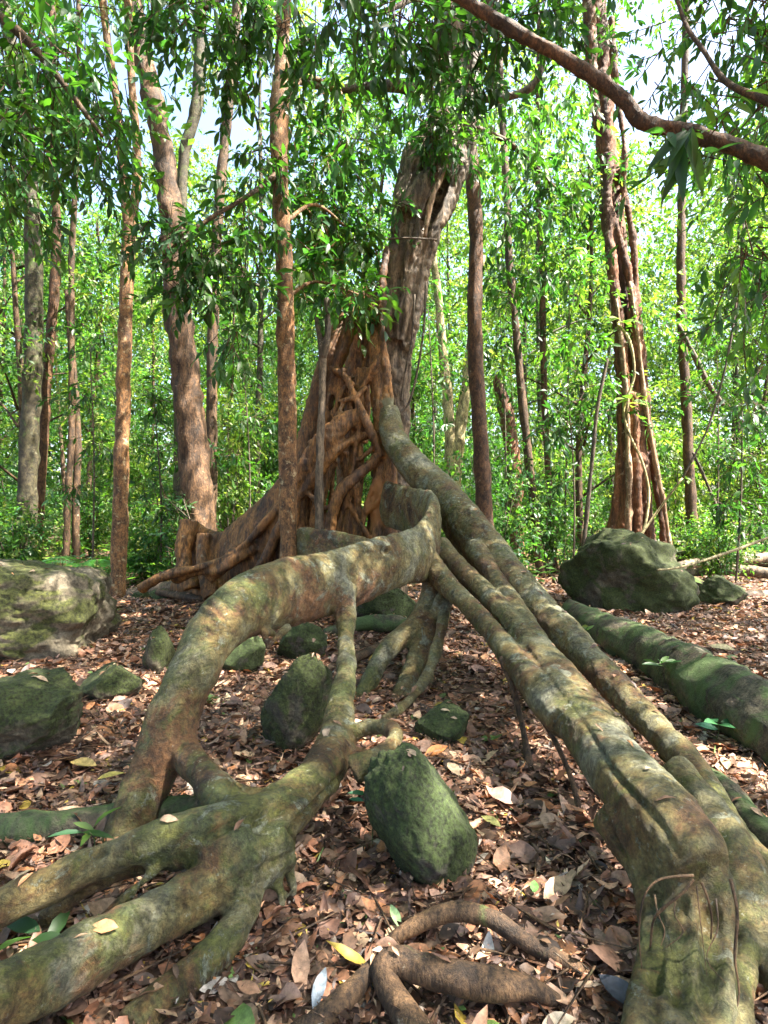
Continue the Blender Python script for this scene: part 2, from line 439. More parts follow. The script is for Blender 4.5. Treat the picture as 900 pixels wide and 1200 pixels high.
def scatter_leaves(pos, dirs, nrm, size, cols, rich=True, width=.3, bend=.0, cup=1., irregular=0.):
    """each leaf starts at pos, runs along dirs, faces nrm"""
    n = len(pos)
    T, Q, Tt = leaf_template(rich, width)
    d = dirs / (np.linalg.norm(dirs, axis=1)[:, None] + 1e-9)
    b = np.cross(nrm, d); b /= np.linalg.norm(b, axis=1)[:, None] + 1e-9
    u = np.cross(d, b)
    k = len(T)
    size = np.broadcast_to(np.asarray(size, float), (n,))
    bend = np.broadcast_to(np.asarray(bend, float), (n,))
    cup = np.broadcast_to(np.asarray(cup, float), (n,))
    wv = np.broadcast_to(np.asarray(1.0), (n,)) if not irregular else 1 + irregular * rng.uniform(-1, 1, n)
    tx = T[None, :, 0] * np.ones((n, 1)); ty = T[None, :, 1] * wv[:, None]
    tz = T[None, :, 2] * cup[:, None] - bend[:, None] * tx ** 2
    if irregular and rich:
        tz = tz + irregular * .035 * rng.uniform(-1, 1, (n, k)) + irregular * .30 * rng.uniform(-1, 1, (n, 1)) * ty * tx + .05 * irregular * np.sin(tx * rng.uniform(4, 9, (n, 1)) + rng.uniform(0, 6, (n, 1)))
        ty = ty * (1 + .14 * irregular * rng.uniform(-1, 1, (n, k))) + .16 * irregular * rng.uniform(-1, 1, (n, 1)) * tx ** 2
    V = pos[:, None, :] + size[:, None, None] * (d[:, None, :] * tx[..., None] + b[:, None, :] * ty[..., None] + u[:, None, :] * tz[..., None])
    off = (np.arange(n) * k)[:, None, None]
    fl = []
    if Q is not None: fl.append((Q[None] + off).reshape(-1, 4))
    fl.append((Tt[None] + off).reshape(-1, 3))
    C = np.repeat(cols, k, axis=0)
    return V.reshape(-1, 3), fl, C

GREENS = np.array([(.045, .12, .024), (.06, .14, .03), (.034, .095, .03), (.085, .165, .035), (.05, .125, .045), (.11, .175, .05), (.055, .135, .065)])
YGREENS = np.array([(.12, .19, .035), (.155, .21, .045), (.085, .165, .035), (.07, .145, .035), (.18, .20, .06)])
DGREENS = np.array([(.028, .072, .02), (.04, .095, .024), (.032, .085, .034), (.055, .12, .03)])
def pick(pal, n, v=.25):
    c = pal[rng.integers(0, len(pal), n)]
    return c * (1 + v * rng.normal(size=(n, 1)).clip(-2, 2))

def unit(v): return v / (np.linalg.norm(v, axis=1)[:, None] + 1e-9)

def foliage(blobs, leaf=.1, pal=GREENS, rich=True, width=.3, per=9, droop=.5, twiglen=.35, whorl=False, hollow=.0, bend=.12, twigs=True):
    """blobs: (x,y,z, rx,ry,rz, n_twigs). returns V, faces, colours, twig tube parts"""
    Ps, Ds, Ns, Ss, Cs, tw = [], [], [], [], [], []
    for (x, y, z, rx, ry, rz, nt) in blobs:
        c = np.array([x, y, z]); r = np.array([rx, ry, rz])
        q = unit(rng.normal(size=(nt, 3))) * (rng.uniform(hollow, 1, (nt, 1)) ** .5)
        start = c + q * r
        td = unit(q * .8 + rng.normal(size=(nt, 3)) * .55 + np.array([0, 0, -droop * .6]))
        L = twiglen * rng.uniform(.6, 1.3, nt)
        clump = pick(pal, nt, .22)
        for k in range(per):
            f = (k + .5) / per if not whorl else rng.uniform(.75, 1, nt)
            f = np.broadcast_to(f, (nt,))
            p = start + td * (L * f)[:, None] + np.array([0, 0, -1]) * (droop * .3 * L * f ** 2)[:, None]
            side = unit(np.cross(td, rng.normal(size=(nt, 3))))
            d = unit(td * .6 + side * (.9 if not whorl else .8) + np.array([0, 0, -droop]) * rng.uniform(.3, 1.1, (nt, 1)))
            nn = unit(np.array([0, 0, 1]) + rng.normal(size=(nt, 3)) * .45)
            Ps.append(p); Ds.append(d); Ns.append(nn)
            Ss.append(leaf * rng.uniform(.6, 1.25, nt)); Cs.append(clump * (1 + .18 * rng.normal(size=(nt, 1))).clip(.5, 1.6))
        if twigs:
            for i in range(nt):
                e = start[i] + td[i] * L[i] + np.array([0, 0, -droop * .3 * L[i]])
                s0 = start[i] - td[i] * L[i] * .4
                tw.append((s0, e))
    V, fl, C = scatter_leaves(np.vstack(Ps), np.vstack(Ds), np.vstack(Ns), np.concatenate(Ss), np.clip(np.vstack(Cs), .004, .9), rich, width, bend)
    return V, fl, C, tw

def twig_mesh(tw, r=.004):
    """three-sided sticks"""
    A = np.array([t[0] for t in tw]); B = np.array([t[1] for t in tw])
    d = unit(B - A); s = unit(np.cross(d, np.array([.3, .2, 1.]))); u = np.cross(d, s)
    V = []
    for P0, rr in ((A, r * 1.6), (B, r * .5)):
        for k in range(3):
            an = k * 2.094
            V.append(P0 + (s * math.cos(an) + u * math.sin(an)) * rr)
    V = np.stack(V, 1)
    q = np.array([(0, 1, 4, 3), (1, 2, 5, 4), (2, 0, 3, 5)])
    Q = (q[None] + (np.arange(len(A)) * 6)[:, None, None]).reshape(-1, 4)
    return V.reshape(-1, 3), Q, []

def crown_obj(name, blobs, parent, origin=(0, 0, 0), mat=None, bmat=None, twigr=.004, **kw):
    V, fl, C, tw = foliage(blobs, **kw)
    nleaf = sum(len(f) for f in fl)
    if tw and kw.get('twigs', True):
        v, q, _ = twig_mesh(tw, twigr)
        fl = fl + [q + len(V)]; V = np.vstack([V, v]); C = np.vstack([C, np.zeros((len(v), 3))])
    me = mesh_np(name, V - np.asarray(origin), fl, mat or M['leaf'], smooth=False, col=C)
    me.materials.append(bmat or M['brown'])
    mi = np.zeros(len(me.polygons), np.int32); mi[nleaf:] = 1
    me.polygons.foreach_set('material_index', mi)
    return link(name, me, parent)

# ------------------------------------------------------------------ ground
def ground():
    n = 300; k = 6.0
    u = np.linspace(-1, 1, n)
    w = 160 * np.sinh(k * u) / np.sinh(k)
    X, Y = np.meshgrid(w, w + 3.0)
    x, y = X.ravel(), Y.ravel()
    z = terrain(x, y)
    V = np.stack([x, y, z], 1)
    i = np.arange(n - 1)[:, None] * n + np.arange(n - 1)[None]
    Q = np.stack([i, i + 1, i + n + 1, i + n], -1).reshape(-1, 4)
    o = link('ground', mesh_np('ground', V, [Q], M['soil']))
    tag(o, 'brown forest floor under the leaf litter', 'ground', kind='structure')
ground()

LIT = 1.3 * np.array([(.25, .15, .09), (.19, .105, .062), (.30, .20, .13), (.13, .072, .045), (.34, .24, .165), (.22, .115, .07), (.075, .045, .036), (.26, .18, .14),
                (.30, .15, .07), (.15, .105, .085), (.38, .29, .19), (.10, .062, .045), (.15, .08, .05), (.08, .05, .035)])
def litter():
    parts = []
    # in the wedge the camera (and a step aside) sees
    n = 100000
    y = 1.0 + (rng.uniform(0, 1, n) ** .75) * 7.5
    x = rng.uniform(-1, 1, n) * (y * .78 + .7)
    sz = np.where(rng.uniform(size=n) < .2, rng.uniform(.09, .135, n), rng.uniform(.016, .085, n))
    def lay(x, y, sz, rich, lift):
        n = len(x)
        a = rng.uniform(0, 2 * np.pi, n)
        z = terrain(x, y) + rng.uniform(.002, lift, n)
        tilt = rng.normal(size=n) * .22
        d = np.stack([np.cos(a), np.sin(a), tilt], 1)
        nn = unit(np.stack([rng.normal(size=n) * .30, rng.normal(size=n) * .30, np.ones(n)], 1))
        c = pick(LIT, n, .32) * np.array([1.04, .92, .87])
        c = c * np.where(rng.uniform(size=(n, 1)) < .3, rng.uniform(.25, .6, (n, 1)), 1)
        patch = vnoise(np.stack([x * .8, y * .8, 0 * x], 1), 31)[:, None]
        c = c * (1 + .35 * patch) * np.array([1, 1, 1])
        rare = rng.uniform(size=n)
        c[rare < .012] = (.42, .30, .05); c[(rare > .012) & (rare < .018)] = (.10, .17, .04)
        c[(rare > .018) & (rare < .032)] = (.38, .33, .28)
        pos = np.stack([x, y, z], 1) - d * (sz * .5)[:, None]
        return scatter_leaves(pos, d, nn, sz, np.clip(c, .01, .8), rich, .40, rng.normal(size=n) * .22, rng.normal(size=n) * 1.7, .9)
    o = 0; Vs, Qs, Ts, Cs = [], [], [], []
    for sel, q in ((y < 3.9, 2), (y >= 3.9, 1)):
        V, fl, C = lay(x[sel], y[sel], sz[sel], q, .035)
        Vs.append(V); Qs.append(fl[0] + o); Ts.append(fl[1] + o); Cs.append(C); o += len(V)
    n = 45000
    y = 1.2 + rng.uniform(0, 1, n) ** .8 * 4; x = rng.uniform(-1, 1, n) * (y * .75 + .4)
    V, fl, C = lay(x, y, rng.uniform(.008, .026, n), False, .05)
    Vs.append(V); Ts.append(fl[0] + o); Cs.append(C); o += len(V)
    n = 30000
    y = 8 + rng.uniform(0, 1, n) * 10; x = rng.uniform(-1, 1, n) * (y * .8 + 1)
    V, fl, C = lay(x, y, rng.uniform(.08, .16, n), False, .04)
    Vs.append(V); Ts.append(fl[0] + o); Cs.append(C)
    me = mesh_np('leaf_litter', np.vstack(Vs), [np.vstack(Qs), np.vstack(Ts)], M['litter'], smooth=True, col=np.vstack(Cs))
    tag(link('leaf_litter', me), 'brown and pinkish dead leaves covering the forest floor', 'leaf litter', kind='stuff')
litter()

# twigs lying in the litter
def sticks():
    tw = []
    for i in range(900):
        y = random.uniform(1.3, 8); x = random.uniform(-1, 1) * (y * .7 + .3)
        a = random.uniform(0, 6.28); L = random.uniform(.06, .3)
        z = th(x, y) + .035
        tw.append((np.array([x, y, z]), np.array([x + L * math.cos(a), y + L * math.sin(a), z + random.uniform(-.01, .04)])))
    V, Q, t = twig_mesh(tw, .0035)
    o = link('twig_debris', mesh_np('twig_debris', V, [Q], M['brown'], col=np.zeros(3)))
    tag(o, 'thin dry twigs scattered through the leaf litter', 'twig debris', kind='stuff')
sticks()

# ------------------------------------------------------------------ the big fig
FO = P(410, 700, 7.2); FO[2] = th(FO[0], FO[1])
fig = empty('strangler_fig', FO, 'huge strangler fig with lattice trunk and great arching surface roots reaching the camera', 'fig tree')

# root with arch, two props, knot and the roots running out to the lower left
A = []
A.append(px_tube([(452, 590, 6.7, 30, 9), (475, 598, 6.2, 31, 9), (497, 605, 5.6, 35, 9), (508, 622, 5.1, 47, 9), (499, 643, 4.7, 42, 12), (475, 653, 4.35, 35, 15), (438, 666, 4.0, 39, 19),
                  (390, 681, 3.7, 42, 24), (340, 694, 3.4, 44, 29), (298, 706, 3.12, 42, 32), (262, 730, 2.88, 37, 34), (234, 770, 2.72, 33, 33), (214, 815, 2.63, 33, 33), (200, 850, 2.58, 34, 34),
                  (178, 905, 2.5, 32, 32), (158, 960, 2.42, 33, 33), (140, 1015, 2.38, 38, 38)], k=.9, sub=8, N=28))
# pillar under the arch
A.append(px_tube([(402, 690, 3.68, 26, 20), (405, 722, 3.55, 16, 15), (406, 755, 3.35, 12.5), (405, 790, 3.1, 13), (400, 825, 2.9, 17), (396, 858, 2.72, 24), (390, 890, 2.55, 31)], k=.86, sub=8, N=20))
A.append(px_tube([(396, 868, 2.65, 28), (372, 912, 2.4, 30), (336, 945, 2.22, 34), (300, 975, 2.08, 42), (270, 995, 2.0, 44), (235, 1018, 1.93, 34)], k=.86, sub=8, N=22))
A.append(px_tube([(310, 968, 2.1, 40), (262, 970, 2.02, 34), (205, 980, 1.95, 26), (150, 997, 1.92, 24), (100, 1016, 1.88, 25), (45, 1042, 1.8, 25), (0, 1062, 1.74, 26), (-80, 1098, 1.64, 28), (-190, 1135, 1.55, 30)], k=.86, sub=8, N=20))
A.append(px_tube([(330, 985, 2.08, 36), (285, 1016, 1.98, 40), (250, 1038, 1.9, 34), (200, 1064, 1.8, 35), (150, 1090, 1.7, 37), (100, 1118, 1.6, 40), (50, 1145, 1.5, 42), (0, 1170, 1.41, 45), (-80, 1208, 1.28, 50), (-220, 1260, 1.12, 60)], k=.86, sub=8, N=22))
A.append(px_tube([(296, 1015, 2.0, 28), (290, 1050, 1.92, 22), (278, 1085, 1.82, 22), (250, 1122, 1.72, 24), (205, 1162, 1.62, 25), (150, 1210, 1.50, 30)], k=.86, sub=8, N=16))
A.append(px_tube([(322, 1000, 2.02, 16), (328, 1045, 1.98, 8), (338, 1090, 1.93, 7), (350, 1150, 1.85, 8)], k=.86, sub=6, N=12))
# prop between arch leg and knot
A.append(px_tube([(206, 850, 2.58, 26), (218, 882, 2.5, 23), (237, 908, 2.36, 21), (262, 935, 2.2, 22), (284, 965, 2.08, 26)], k=.86, sub=8, N=16))
A.append(px_tube([(232, 892, 2.5, 16), (262, 920, 2.5, 11), (296, 934, 2.5, 10), (335, 922, 2.55, 10), (362, 895, 2.6, 12), (385, 872, 2.65, 14)], k=.86, sub=8, N=14))
A.append(px_tube([(190, 1075, 1.78, 14), (160, 1120, 1.76, 10), (140, 1165, 1.70, 10), (128, 1220, 1.6, 14)], k=.9, sub=8, N=12))
A.append(px_tube([(215, 985, 1.96, 14), (180, 1020, 1.9, 9), (150, 1050, 1.86, 9), (115, 1085, 1.8, 10), (95, 1110, 1.72, 12)], k=.9, sub=8, N=12))
A.append(px_tube([(350, 925, 2.4, 12), (342, 965, 2.25, 8), (338, 1005, 2.16, 7), (346, 1050, 2.0, 9)], k=.9, sub=8, N=12))
A.append(px_tube([(418, 880, 2.6, 12), (440, 906, 2.5, 8), (455, 930, 2.42, 7), (462, 965, 2.4, 9)], k=.8, sub=8, N=12))
A.append(px_tube([(250, 985, 1.98, 14), (215, 1008, 1.95, 10), (165, 1022, 1.95, 9), (110, 1040, 1.9, 9), (50, 1075, 1.85, 10)], k=.86, sub=6, N=12))
# little loop to the right of the pillar
A.append(px_tube([(405, 868, 2.66, 14), (422, 856, 2.72, 11), (442, 850, 2.7, 10), (462, 858, 2.6, 11), (460, 874, 2.48, 12), (442, 888, 2.42, 15), (414, 902, 2.42, 22)], k=.86, sub=8, N=14))
A.append(px_tube([(322, 742, 3.1, 4), (312, 742, 3.02, 5), (311, 752, 2.98, 3.5), (316, 760, 2.96, 2.5)], sub=5, N=8))
A.append(px_tube([(338, 735, 3.1, 5), (330, 742, 3.02, 5), (320, 752, 2.97, 4), (312, 762, 2.95, 3)], sub=5, N=8))
paintA = [(P(285, 980, 2.05), .28, (.55, -.3, .1)), (P(370, 915, 2.4), .2, (.3, 0, .05)), (P(225, 715, 2.8), .22, (.55, -.2, 0)), (P(195, 830, 2.55), .20, (.25, .25, -.1)),
          (P(205, 870, 2.55), .2, (.05, .4, -.2)), (P(270, 760, 2.95), .16, (-.3, .9, -.3)), (P(170, 930, 2.45), .22, (.15, .15, -.2)), (P(330, 700, 3.35), .25, (-.1, .55, .0)),
          (P(370, 700, 3.5), .22, (-.1, .35, .1)), (P(430, 660, 3.95), .3, (.1, .0, .35)), (P(290, 690, 3.05), .1, (.2, 0, .5)), (P(400, 740, 3.4), .22, (.3, -.2, .2)),
          (P(403, 800, 3.05), .22, (.6, -.2, .1)), (P(500, 640, 4.7), .3, (-.1, .0, .2)), (P(100, 1120, 1.6), .35, (.05, .12, -.15)), (P(330, 1010, 2.0), .12, (-.2, .35, 0)),
          (P(495, 590, 5.6), .45, (.1, .3, .1)), (P(240, 1120, 1.84), .2, (.3, .2, -.2)), (P(420, 690, 3.9), .2, (.0, .45, .0)), (P(265, 700, 2.95), .15, (.5, -.2, .1)),
          (P(185, 890, 2.45), .16, (.25, .3, -.2)), (P(240, 790, 2.7), .13, (-.3, .7, -.3)), (P(350, 725, 3.4), .2, (-.2, .6, 0)), (P(215, 780, 2.6), .14, (.45, -.2, 0)), (P(60, 1150, 1.5), .2, (.1, .25, -.2)), (P(200, 980, 1.93), .2, (.3, .1, 0))]
for k in range(3):
    pass
remeshed('root', A, .012, 5, M['root'], fig, FO, (.012, 5.), 3, paintA, .0045, [([(305, 968), (318, 956), (332, 945)], .020, .05), ([(338, 975), (355, 955), (374, 936), (402, 906)], .010, .022),
         ([(246, 980), (270, 968), (294, 958)], .010, .02), ([(112, 998), (118, 996)], .014, .03), ([(450, 647), (455, 646)], .022, .04), ([(235, 702), (250, 712), (262, 726)], .010, .012), ([(228, 712), (243, 722), (254, 736)], .010, .012), ([(245, 692), (262, 702), (276, 716)], .010, .012),
         ([(392, 640), (396, 700), (398, 740)], .014, .010), ([(346, 1000), (300, 1020), (240, 1050), (170, 1078)], .012, .012), ([(60, 1030), (130, 1003), (210, 975)], .012, .010)])

# root running to the right foreground with its blunt, dropping end
B = []
B.append(px_tube([(500, 655, 4.75, 24, 18), (522, 683, 4.5, 17), (545, 706, 4.2, 16), (572, 735, 3.85, 18), (598, 768, 3.45, 21), (628, 805, 3.05, 27), (662, 845, 2.7, 34)], k=.74, sub=8, N=20))
B.append(px_tube([(515, 640, 5.1, 18), (540, 668, 4.75, 16), (572, 698, 4.3, 16), (600, 730, 3.9, 18), (630, 768, 3.45, 22), (662, 812, 2.98, 28), (700, 858, 2.55, 36)], k=.74, sub=8, N=20))
B.append(px_tube([(556, 640, 5.0, 17), (580, 678, 4.6, 16), (606, 716, 4.1, 17), (636, 762, 3.5, 20), (676, 815, 2.95, 27), (720, 870, 2.5, 34)], k=.74, sub=8, N=20))
B.append(px_tube([(640, 800, 3.05, 23), (682, 850, 2.65, 29), (726, 902, 2.27, 36), (772, 955, 1.97, 42), (808, 998, 1.80, 44), (826, 1024, 1.73, 36)], sub=8, N=30))
B.append(px_tube([(745, 975, 2.0, 30), (772, 1010, 1.88, 28), (800, 1032, 1.78, 24), (803, 1090, 1.68, 20), (796, 1150, 1.58, 22), (784, 1250, 1.45, 34)], sub=8, N=20))
B.append(px_tube([(800, 990, 1.84, 30), (838, 1038, 1.75, 26), (842, 1100, 1.66, 20), (836, 1160, 1.56, 22), (822, 1260, 1.43, 32)], sub=8, N=20))
B.append(px_tube([(720, 955, 2.08, 24), (752, 1010, 1.92, 22), (764, 1060, 1.80, 16), (764, 1120, 1.68, 14), (752, 1200, 1.52, 22), (745, 1260, 1.45, 26)], sub=8, N=18))
B.append(px_tube([(782, 1060, 1.74, 9), (775, 1110, 1.64, 8), (780, 1160, 1.55, 9), (770, 1240, 1.45, 14)], sub=8, N=14))
B.append(px_tube([(790, 900, 2.35, 20), (836, 958, 2.12, 24), (872, 1020, 1.92, 24), (900, 1090, 1.76, 24), (925, 1160, 1.64, 28), (960, 1250, 1.5, 34)], sub=8, N=18))
B.append(px_tube([(860, 1000, 1.95, 18), (874, 1060, 1.8, 15), (874, 1120, 1.68, 13), (868, 1180, 1.56, 16), (872, 1260, 1.45, 24)], sub=8, N=14))
paintB = [(P(690, 870, 2.5), .22, (.45, 0, -.1)), (P(640, 780, 3.1), .16, (.35, 0, .6)), (P(760, 1000, 1.95), .22, (.35, -.1, -.1)), (P(800, 960, 1.9), .12, (-.2, .40, .1)),
          (P(530, 690, 4.5), .14, (-.2, .6, 0)), (P(600, 780, 3.5), .2, (.3, 0, 0)), (P(740, 880, 2.35), .12, (-.3, .2, .1)), (P(800, 1130, 1.62), .2, (.25, .1, 0)),
          (P(660, 860, 2.7), .12, (.1, .3, .3)), (P(880, 1060, 1.85), .2, (.5, -.3, 0))]
remeshed('root', B, .012, 5, M['root'], fig, FO, (.010, 4.), 13, paintB, .0045, [([(617, 759), (645, 795), (673, 831), (700, 872), (722, 907), (748, 936), (771, 962), (795, 1004)], .009, .018),
         ([(640, 850), (680, 910), (712, 960), (735, 1010)], .009, .008), ([(800, 1060), (798, 1110), (792, 1170)], .02, .03), ([(835, 1070), (836, 1120), (830, 1180)], .02, .03), ([(770, 1050), (772, 1110), (768, 1160)], .015, .02)])

# the upper, rearmost root sweeping to the right
Cc = [px_tube([(456, 480, 6.95, 14), (462, 515, 6.8, 19), (485, 546, 6.45, 24, 20), (518, 580, 6.0, 29, 24), (552, 622, 5.4, 33, 26), (588, 668, 4.85, 33, 28), (626, 712, 4.35, 28), (668, 750, 3.95, 25), (706, 788, 3.58, 23),
                (744, 828, 3.25, 22), (780, 866, 2.92, 22), (814, 904, 2.65, 23), (842, 950, 2.35, 25), (885, 1010, 2.1, 26), (940, 1080, 1.86, 30)], k=.8, sub=8, N=24)]
Cc.append(px_tube([(520, 600, 5.9, 16), (545, 640, 5.5, 18), (575, 690, 4.9, 15), (600, 715, 4.5, 12)], k=.8, sub=8, N=16))
paintC = [(P(540, 610, 5.5), .5, (.2, 0, .35)), (P(600, 680, 4.8), .4, (.15, 0, .3)), (P(700, 790, 3.5), .4, (-.1, .25, .0)), (P(850, 960, 2.3), .3, (.45, -.2, 0)), (P(470, 530, 6.7), .3, (.3, 0, .2))]
remeshed('root', Cc, .014, 5, M['root'], fig, FO, (.010, 4.), 23, paintC, .0045, [([(560, 600), (610, 660), (660, 722), (720, 790)], .014, .012)])

# tripod of prop roots below the loop
D = []
D.append(px_tube([(512, 672, 4.75, 16), (505, 700, 4.65, 13), (494, 726, 4.55, 14), (474, 744, 4.45, 13), (452, 764, 4.35, 11), (436, 792, 4.22, 11), (424, 826, 4.1, 15)], sub=8, N=16))
D.append(px_tube([(500, 712, 4.62, 15), (496, 742, 4.5, 15), (488, 775, 4.35, 12), (476, 805, 4.2, 13), (466, 832, 4.05, 18)], sub=8, N=16))
D.append(px_tube([(496, 742, 4.55, 12), (500, 775, 4.5, 9), (498, 815, 4.3, 10)], sub=8, N=14))
D.append(px_tube([(528, 690, 4.6, 8), (520, 722, 4.45, 7.5), (512, 758, 4.2, 6.5), (500, 792, 4.0, 6.5), (478, 822, 3.8, 6.5), (450, 846, 3.6, 7)], sub=8, N=12))
D.append(px_tube([(526, 686, 4.6, 7), (514, 702, 4.5, 4), (508, 722, 4.5, 4), (512, 745, 4.5, 5)], sub=6, N=10))
remeshed('root', D, .012, 4, M['root'], fig, FO, (.008, 6.), 33, [(P(490, 745, 4.5), .12, (0, 0, .9)), (P(440, 800, 4.2), .2, (.4, 0, 0)), (P(505, 700, 4.6), .12, (-.2, .5, 0))])

# left buttress
E = []
E.append(px_tube([(374, 590, 7.45, 60, 16), (366, 600, 7.4, 92, 20), (350, 612, 7.35, 80, 19), (334, 622, 7.35, 70, 17), (318, 634, 7.4, 63, 16), (300, 650, 7.5, 62, 15), (282, 662, 7.65, 56, 14), (264, 676, 7.85, 54, 13), (246, 682, 8.1, 62, 12), (232, 684, 8.25, 71, 12), (220, 688, 8.35, 78, 12), (210, 704, 8.45, 50, 10), (200, 716, 8.5, 22, 8)], sub=8, N=28, zup=True))
for rows in ([(352, 560, 7.1, 7), (338, 600, 7.05, 6), (318, 640, 7.1, 6), (300, 690, 7.2, 8)], [(330, 590, 7.2, 5), (300, 625, 7.2, 5), (275, 650, 7.3, 5), (245, 680, 7.4, 7)],
             [(300, 640, 7.3, 8), (275, 655, 7.3, 7), (255, 668, 7.3, 6), (225, 672, 7.4, 5), (205, 680, 7.5, 6)], [(276, 640, 7.4, 5), (262, 655, 7.3, 5), (235, 664, 7.3, 5), (190, 676, 7.3, 6), (165, 690, 7.4, 6)],
             [(325, 620, 7.2, 4), (312, 650, 7.1, 4), (285, 690, 7.0, 6)], [(345, 600, 7.1, 4), (335, 640, 7.05, 4), (325, 690, 7.0, 6)],
             [(222, 610, 8.1, 12), (215, 650, 8.0, 9), (226, 690, 7.9, 12)], [(240, 625, 7.9, 9), (238, 655, 7.8, 8), (250, 700, 7.6, 12)]):
    E.append(px_tube(rows, sub=8, N=12))
remeshed('buttress', E, .02, 3, M['figtrunk'], fig, FO, (.02, 3.5), 43, [(P(320, 610, 7.2), .35, (-.3, .35, 0)), (P(250, 625, 7.7), .4, (.2, 0, .25))], fine=.006)

# inner low wall
Fw = [px_tube([(352, 660, 6.5, 42, 7), (364, 655, 6.35, 40, 7), (384, 650, 6.2, 30, 7), (405, 654, 6.1, 30, 7), (428, 664, 6.0, 32, 8), (450, 680, 5.9, 30, 8)], sub=8, N=20)]
remeshed('root', Fw, .016, 3, M['root'], fig, FO, (.012, 5.), 53, [(P(395, 640, 6.2), .5, (.1, .3, .1))])

# lattice trunk
T = []
def st(rows, N=14): T.append(px_tube(rows, k=.78, sub=7, N=N))
st([(405, 700, 7.9, 26), (408, 600, 7.9, 20), (412, 500, 7.9, 20), (420, 420, 7.85, 18), (428, 370, 7.75, 16), (432, 340, 7.8, 8)], 20)
st([(442, 690, 7.0, 20), (446, 600, 7.0, 15), (447, 510, 7.0, 13), (443, 420, 7.1, 13), (440, 370, 7.2, 10), (444, 335, 7.3, 7)])
st([(456, 640, 6.9, 12), (457, 590, 6.9, 12), (457, 540, 6.9, 10), (454, 480, 6.95, 6), (450, 420, 7.0, 5), (446, 350, 7.1, 5), (454, 290, 7.3, 5)])
st([(462, 530, 6.8, 7), (459, 480, 6.9, 4.5), (455, 430, 7.0, 4.2), (447, 390, 7.05, 4.5), (450, 330, 7.2, 5)])
st([(345, 700, 7.1, 24), (352, 600, 7.15, 17), (360, 520, 7.2, 15), (376, 450, 7.25, 14), (394, 395, 7.3, 14), (404, 368, 7.4, 10), (412, 345, 7.5, 6)])
st([(378, 500, 7.3, 12), (388, 455, 7.25, 15, 8), (402, 410, 7.25, 18, 9), (414, 375, 7.3, 15, 9), (422, 345, 7.4, 9, 7)])
st([(424, 520, 7.3, 10), (428, 460, 7.25, 9), (430, 400, 7.3, 8), (432, 350, 7.35, 8)])
for (x0, x1, x2) in [(362, 372, 392), (384, 380, 396), (418, 424, 428), (450, 440, 432), (396, 414, 420), (428, 412, 404), (442, 452, 446), (366, 384, 404)]:
    st([(x0, 660, 7.02, 5), (x0 + random.uniform(-5, 5), 610, 7.0, 4.4), (x1, 560, 6.98, 4.2), ((x1 + x2) / 2 + random.uniform(-8, 8), 500, 7.0, 4), (x2, 430, 7.1, 4)], 10)
for (xa, ya, xb, yb) in [(362, 520, 404, 470), (430, 600, 452, 560), (376, 600, 400, 566), (420, 540, 446, 500), (352, 570, 380, 590), (414, 600, 436, 636), (396, 470, 430, 452)]:
    st([(xa, ya, 6.93, 3.6), ((xa + xb) / 2 + 3, (ya + yb) / 2 + 5, 6.87, 4.2), (xb, yb, 6.93, 3.6)], 10)
# slabs and crossing roots
st([(345, 570, 6.95, 10), (362, 540, 6.9, 14, 8), (385, 512, 6.85, 17, 8), (408, 492, 6.88, 15, 8), (430, 490, 6.95, 12, 8)])
st([(350, 585, 6.95, 7), (372, 555, 6.88, 9), (392, 530, 6.85, 8), (412, 516, 6.9, 7), (440, 508, 7.0, 7)])
st([(383, 640, 6.85, 10), (388, 612, 6.82, 10), (396, 582, 6.8, 9.5), (412, 562, 6.8, 9), (430, 548, 6.85, 8), (450, 528, 6.9, 7)])
st([(400, 432, 7.0, 5), (412, 456, 6.92, 5), (424, 482, 6.85, 6), (436, 508, 6.83, 6), (448, 536, 6.85, 7)])
st([(386, 430, 7.05, 4), (402, 440, 7.0, 5), (416, 452, 7.0, 4)])
st([(416, 470, 7.0, 5), (428, 448, 7.0, 5.5), (440, 424, 7.0, 6), (447, 410, 7.1, 5)])
st([(383, 500, 7.05, 3.5), (394, 474, 7.0, 4), (405, 452, 7.0, 4)])
st([(404, 650, 7.1, 9), (402, 610, 7.1, 8), (408, 570, 7.1, 7), (403, 530, 7.1, 8)])
st([(370, 650, 7.15, 9), (374, 600, 7.1, 9), (384, 560, 7.1, 7), (392, 540, 7.1, 6)])
st([(432, 650, 7.1, 7), (436, 600, 7.1, 6), (444, 550, 7.05, 5)])
st([(420, 650, 7.0, 5), (428, 600, 6.95, 4), (440, 560, 6.92, 4), (447, 530, 6.9, 4)])
st([(410, 590, 7.0, 4), (418, 620, 7.0, 5), (430, 650, 7.0, 6)])
st([(413, 560, 6.95, 4), (416, 530, 6.92, 4), (421, 500, 6.9, 4)])
st([(340, 690, 7.0, 7), (344, 630, 6.95, 5), (350, 580, 6.95, 5), (352, 540, 7.0, 5)])
st([(330, 690, 7.0, 5), (338, 640, 6.95, 4), (346, 600, 6.95, 4)])
for i in range(3):
    x0 = 358 + i * 30 + random.uniform(-3, 3); st([(x0 + random.uniform(-8, 8), 690, 7.35, 7), (x0, 600, 7.35, random.uniform(4, 7)), (x0 + (405 - x0) * .3, 520, 7.35, random.uniform(4, 7)), (x0 + (420 - x0) * .6, 440, 7.45, 6)], 10)
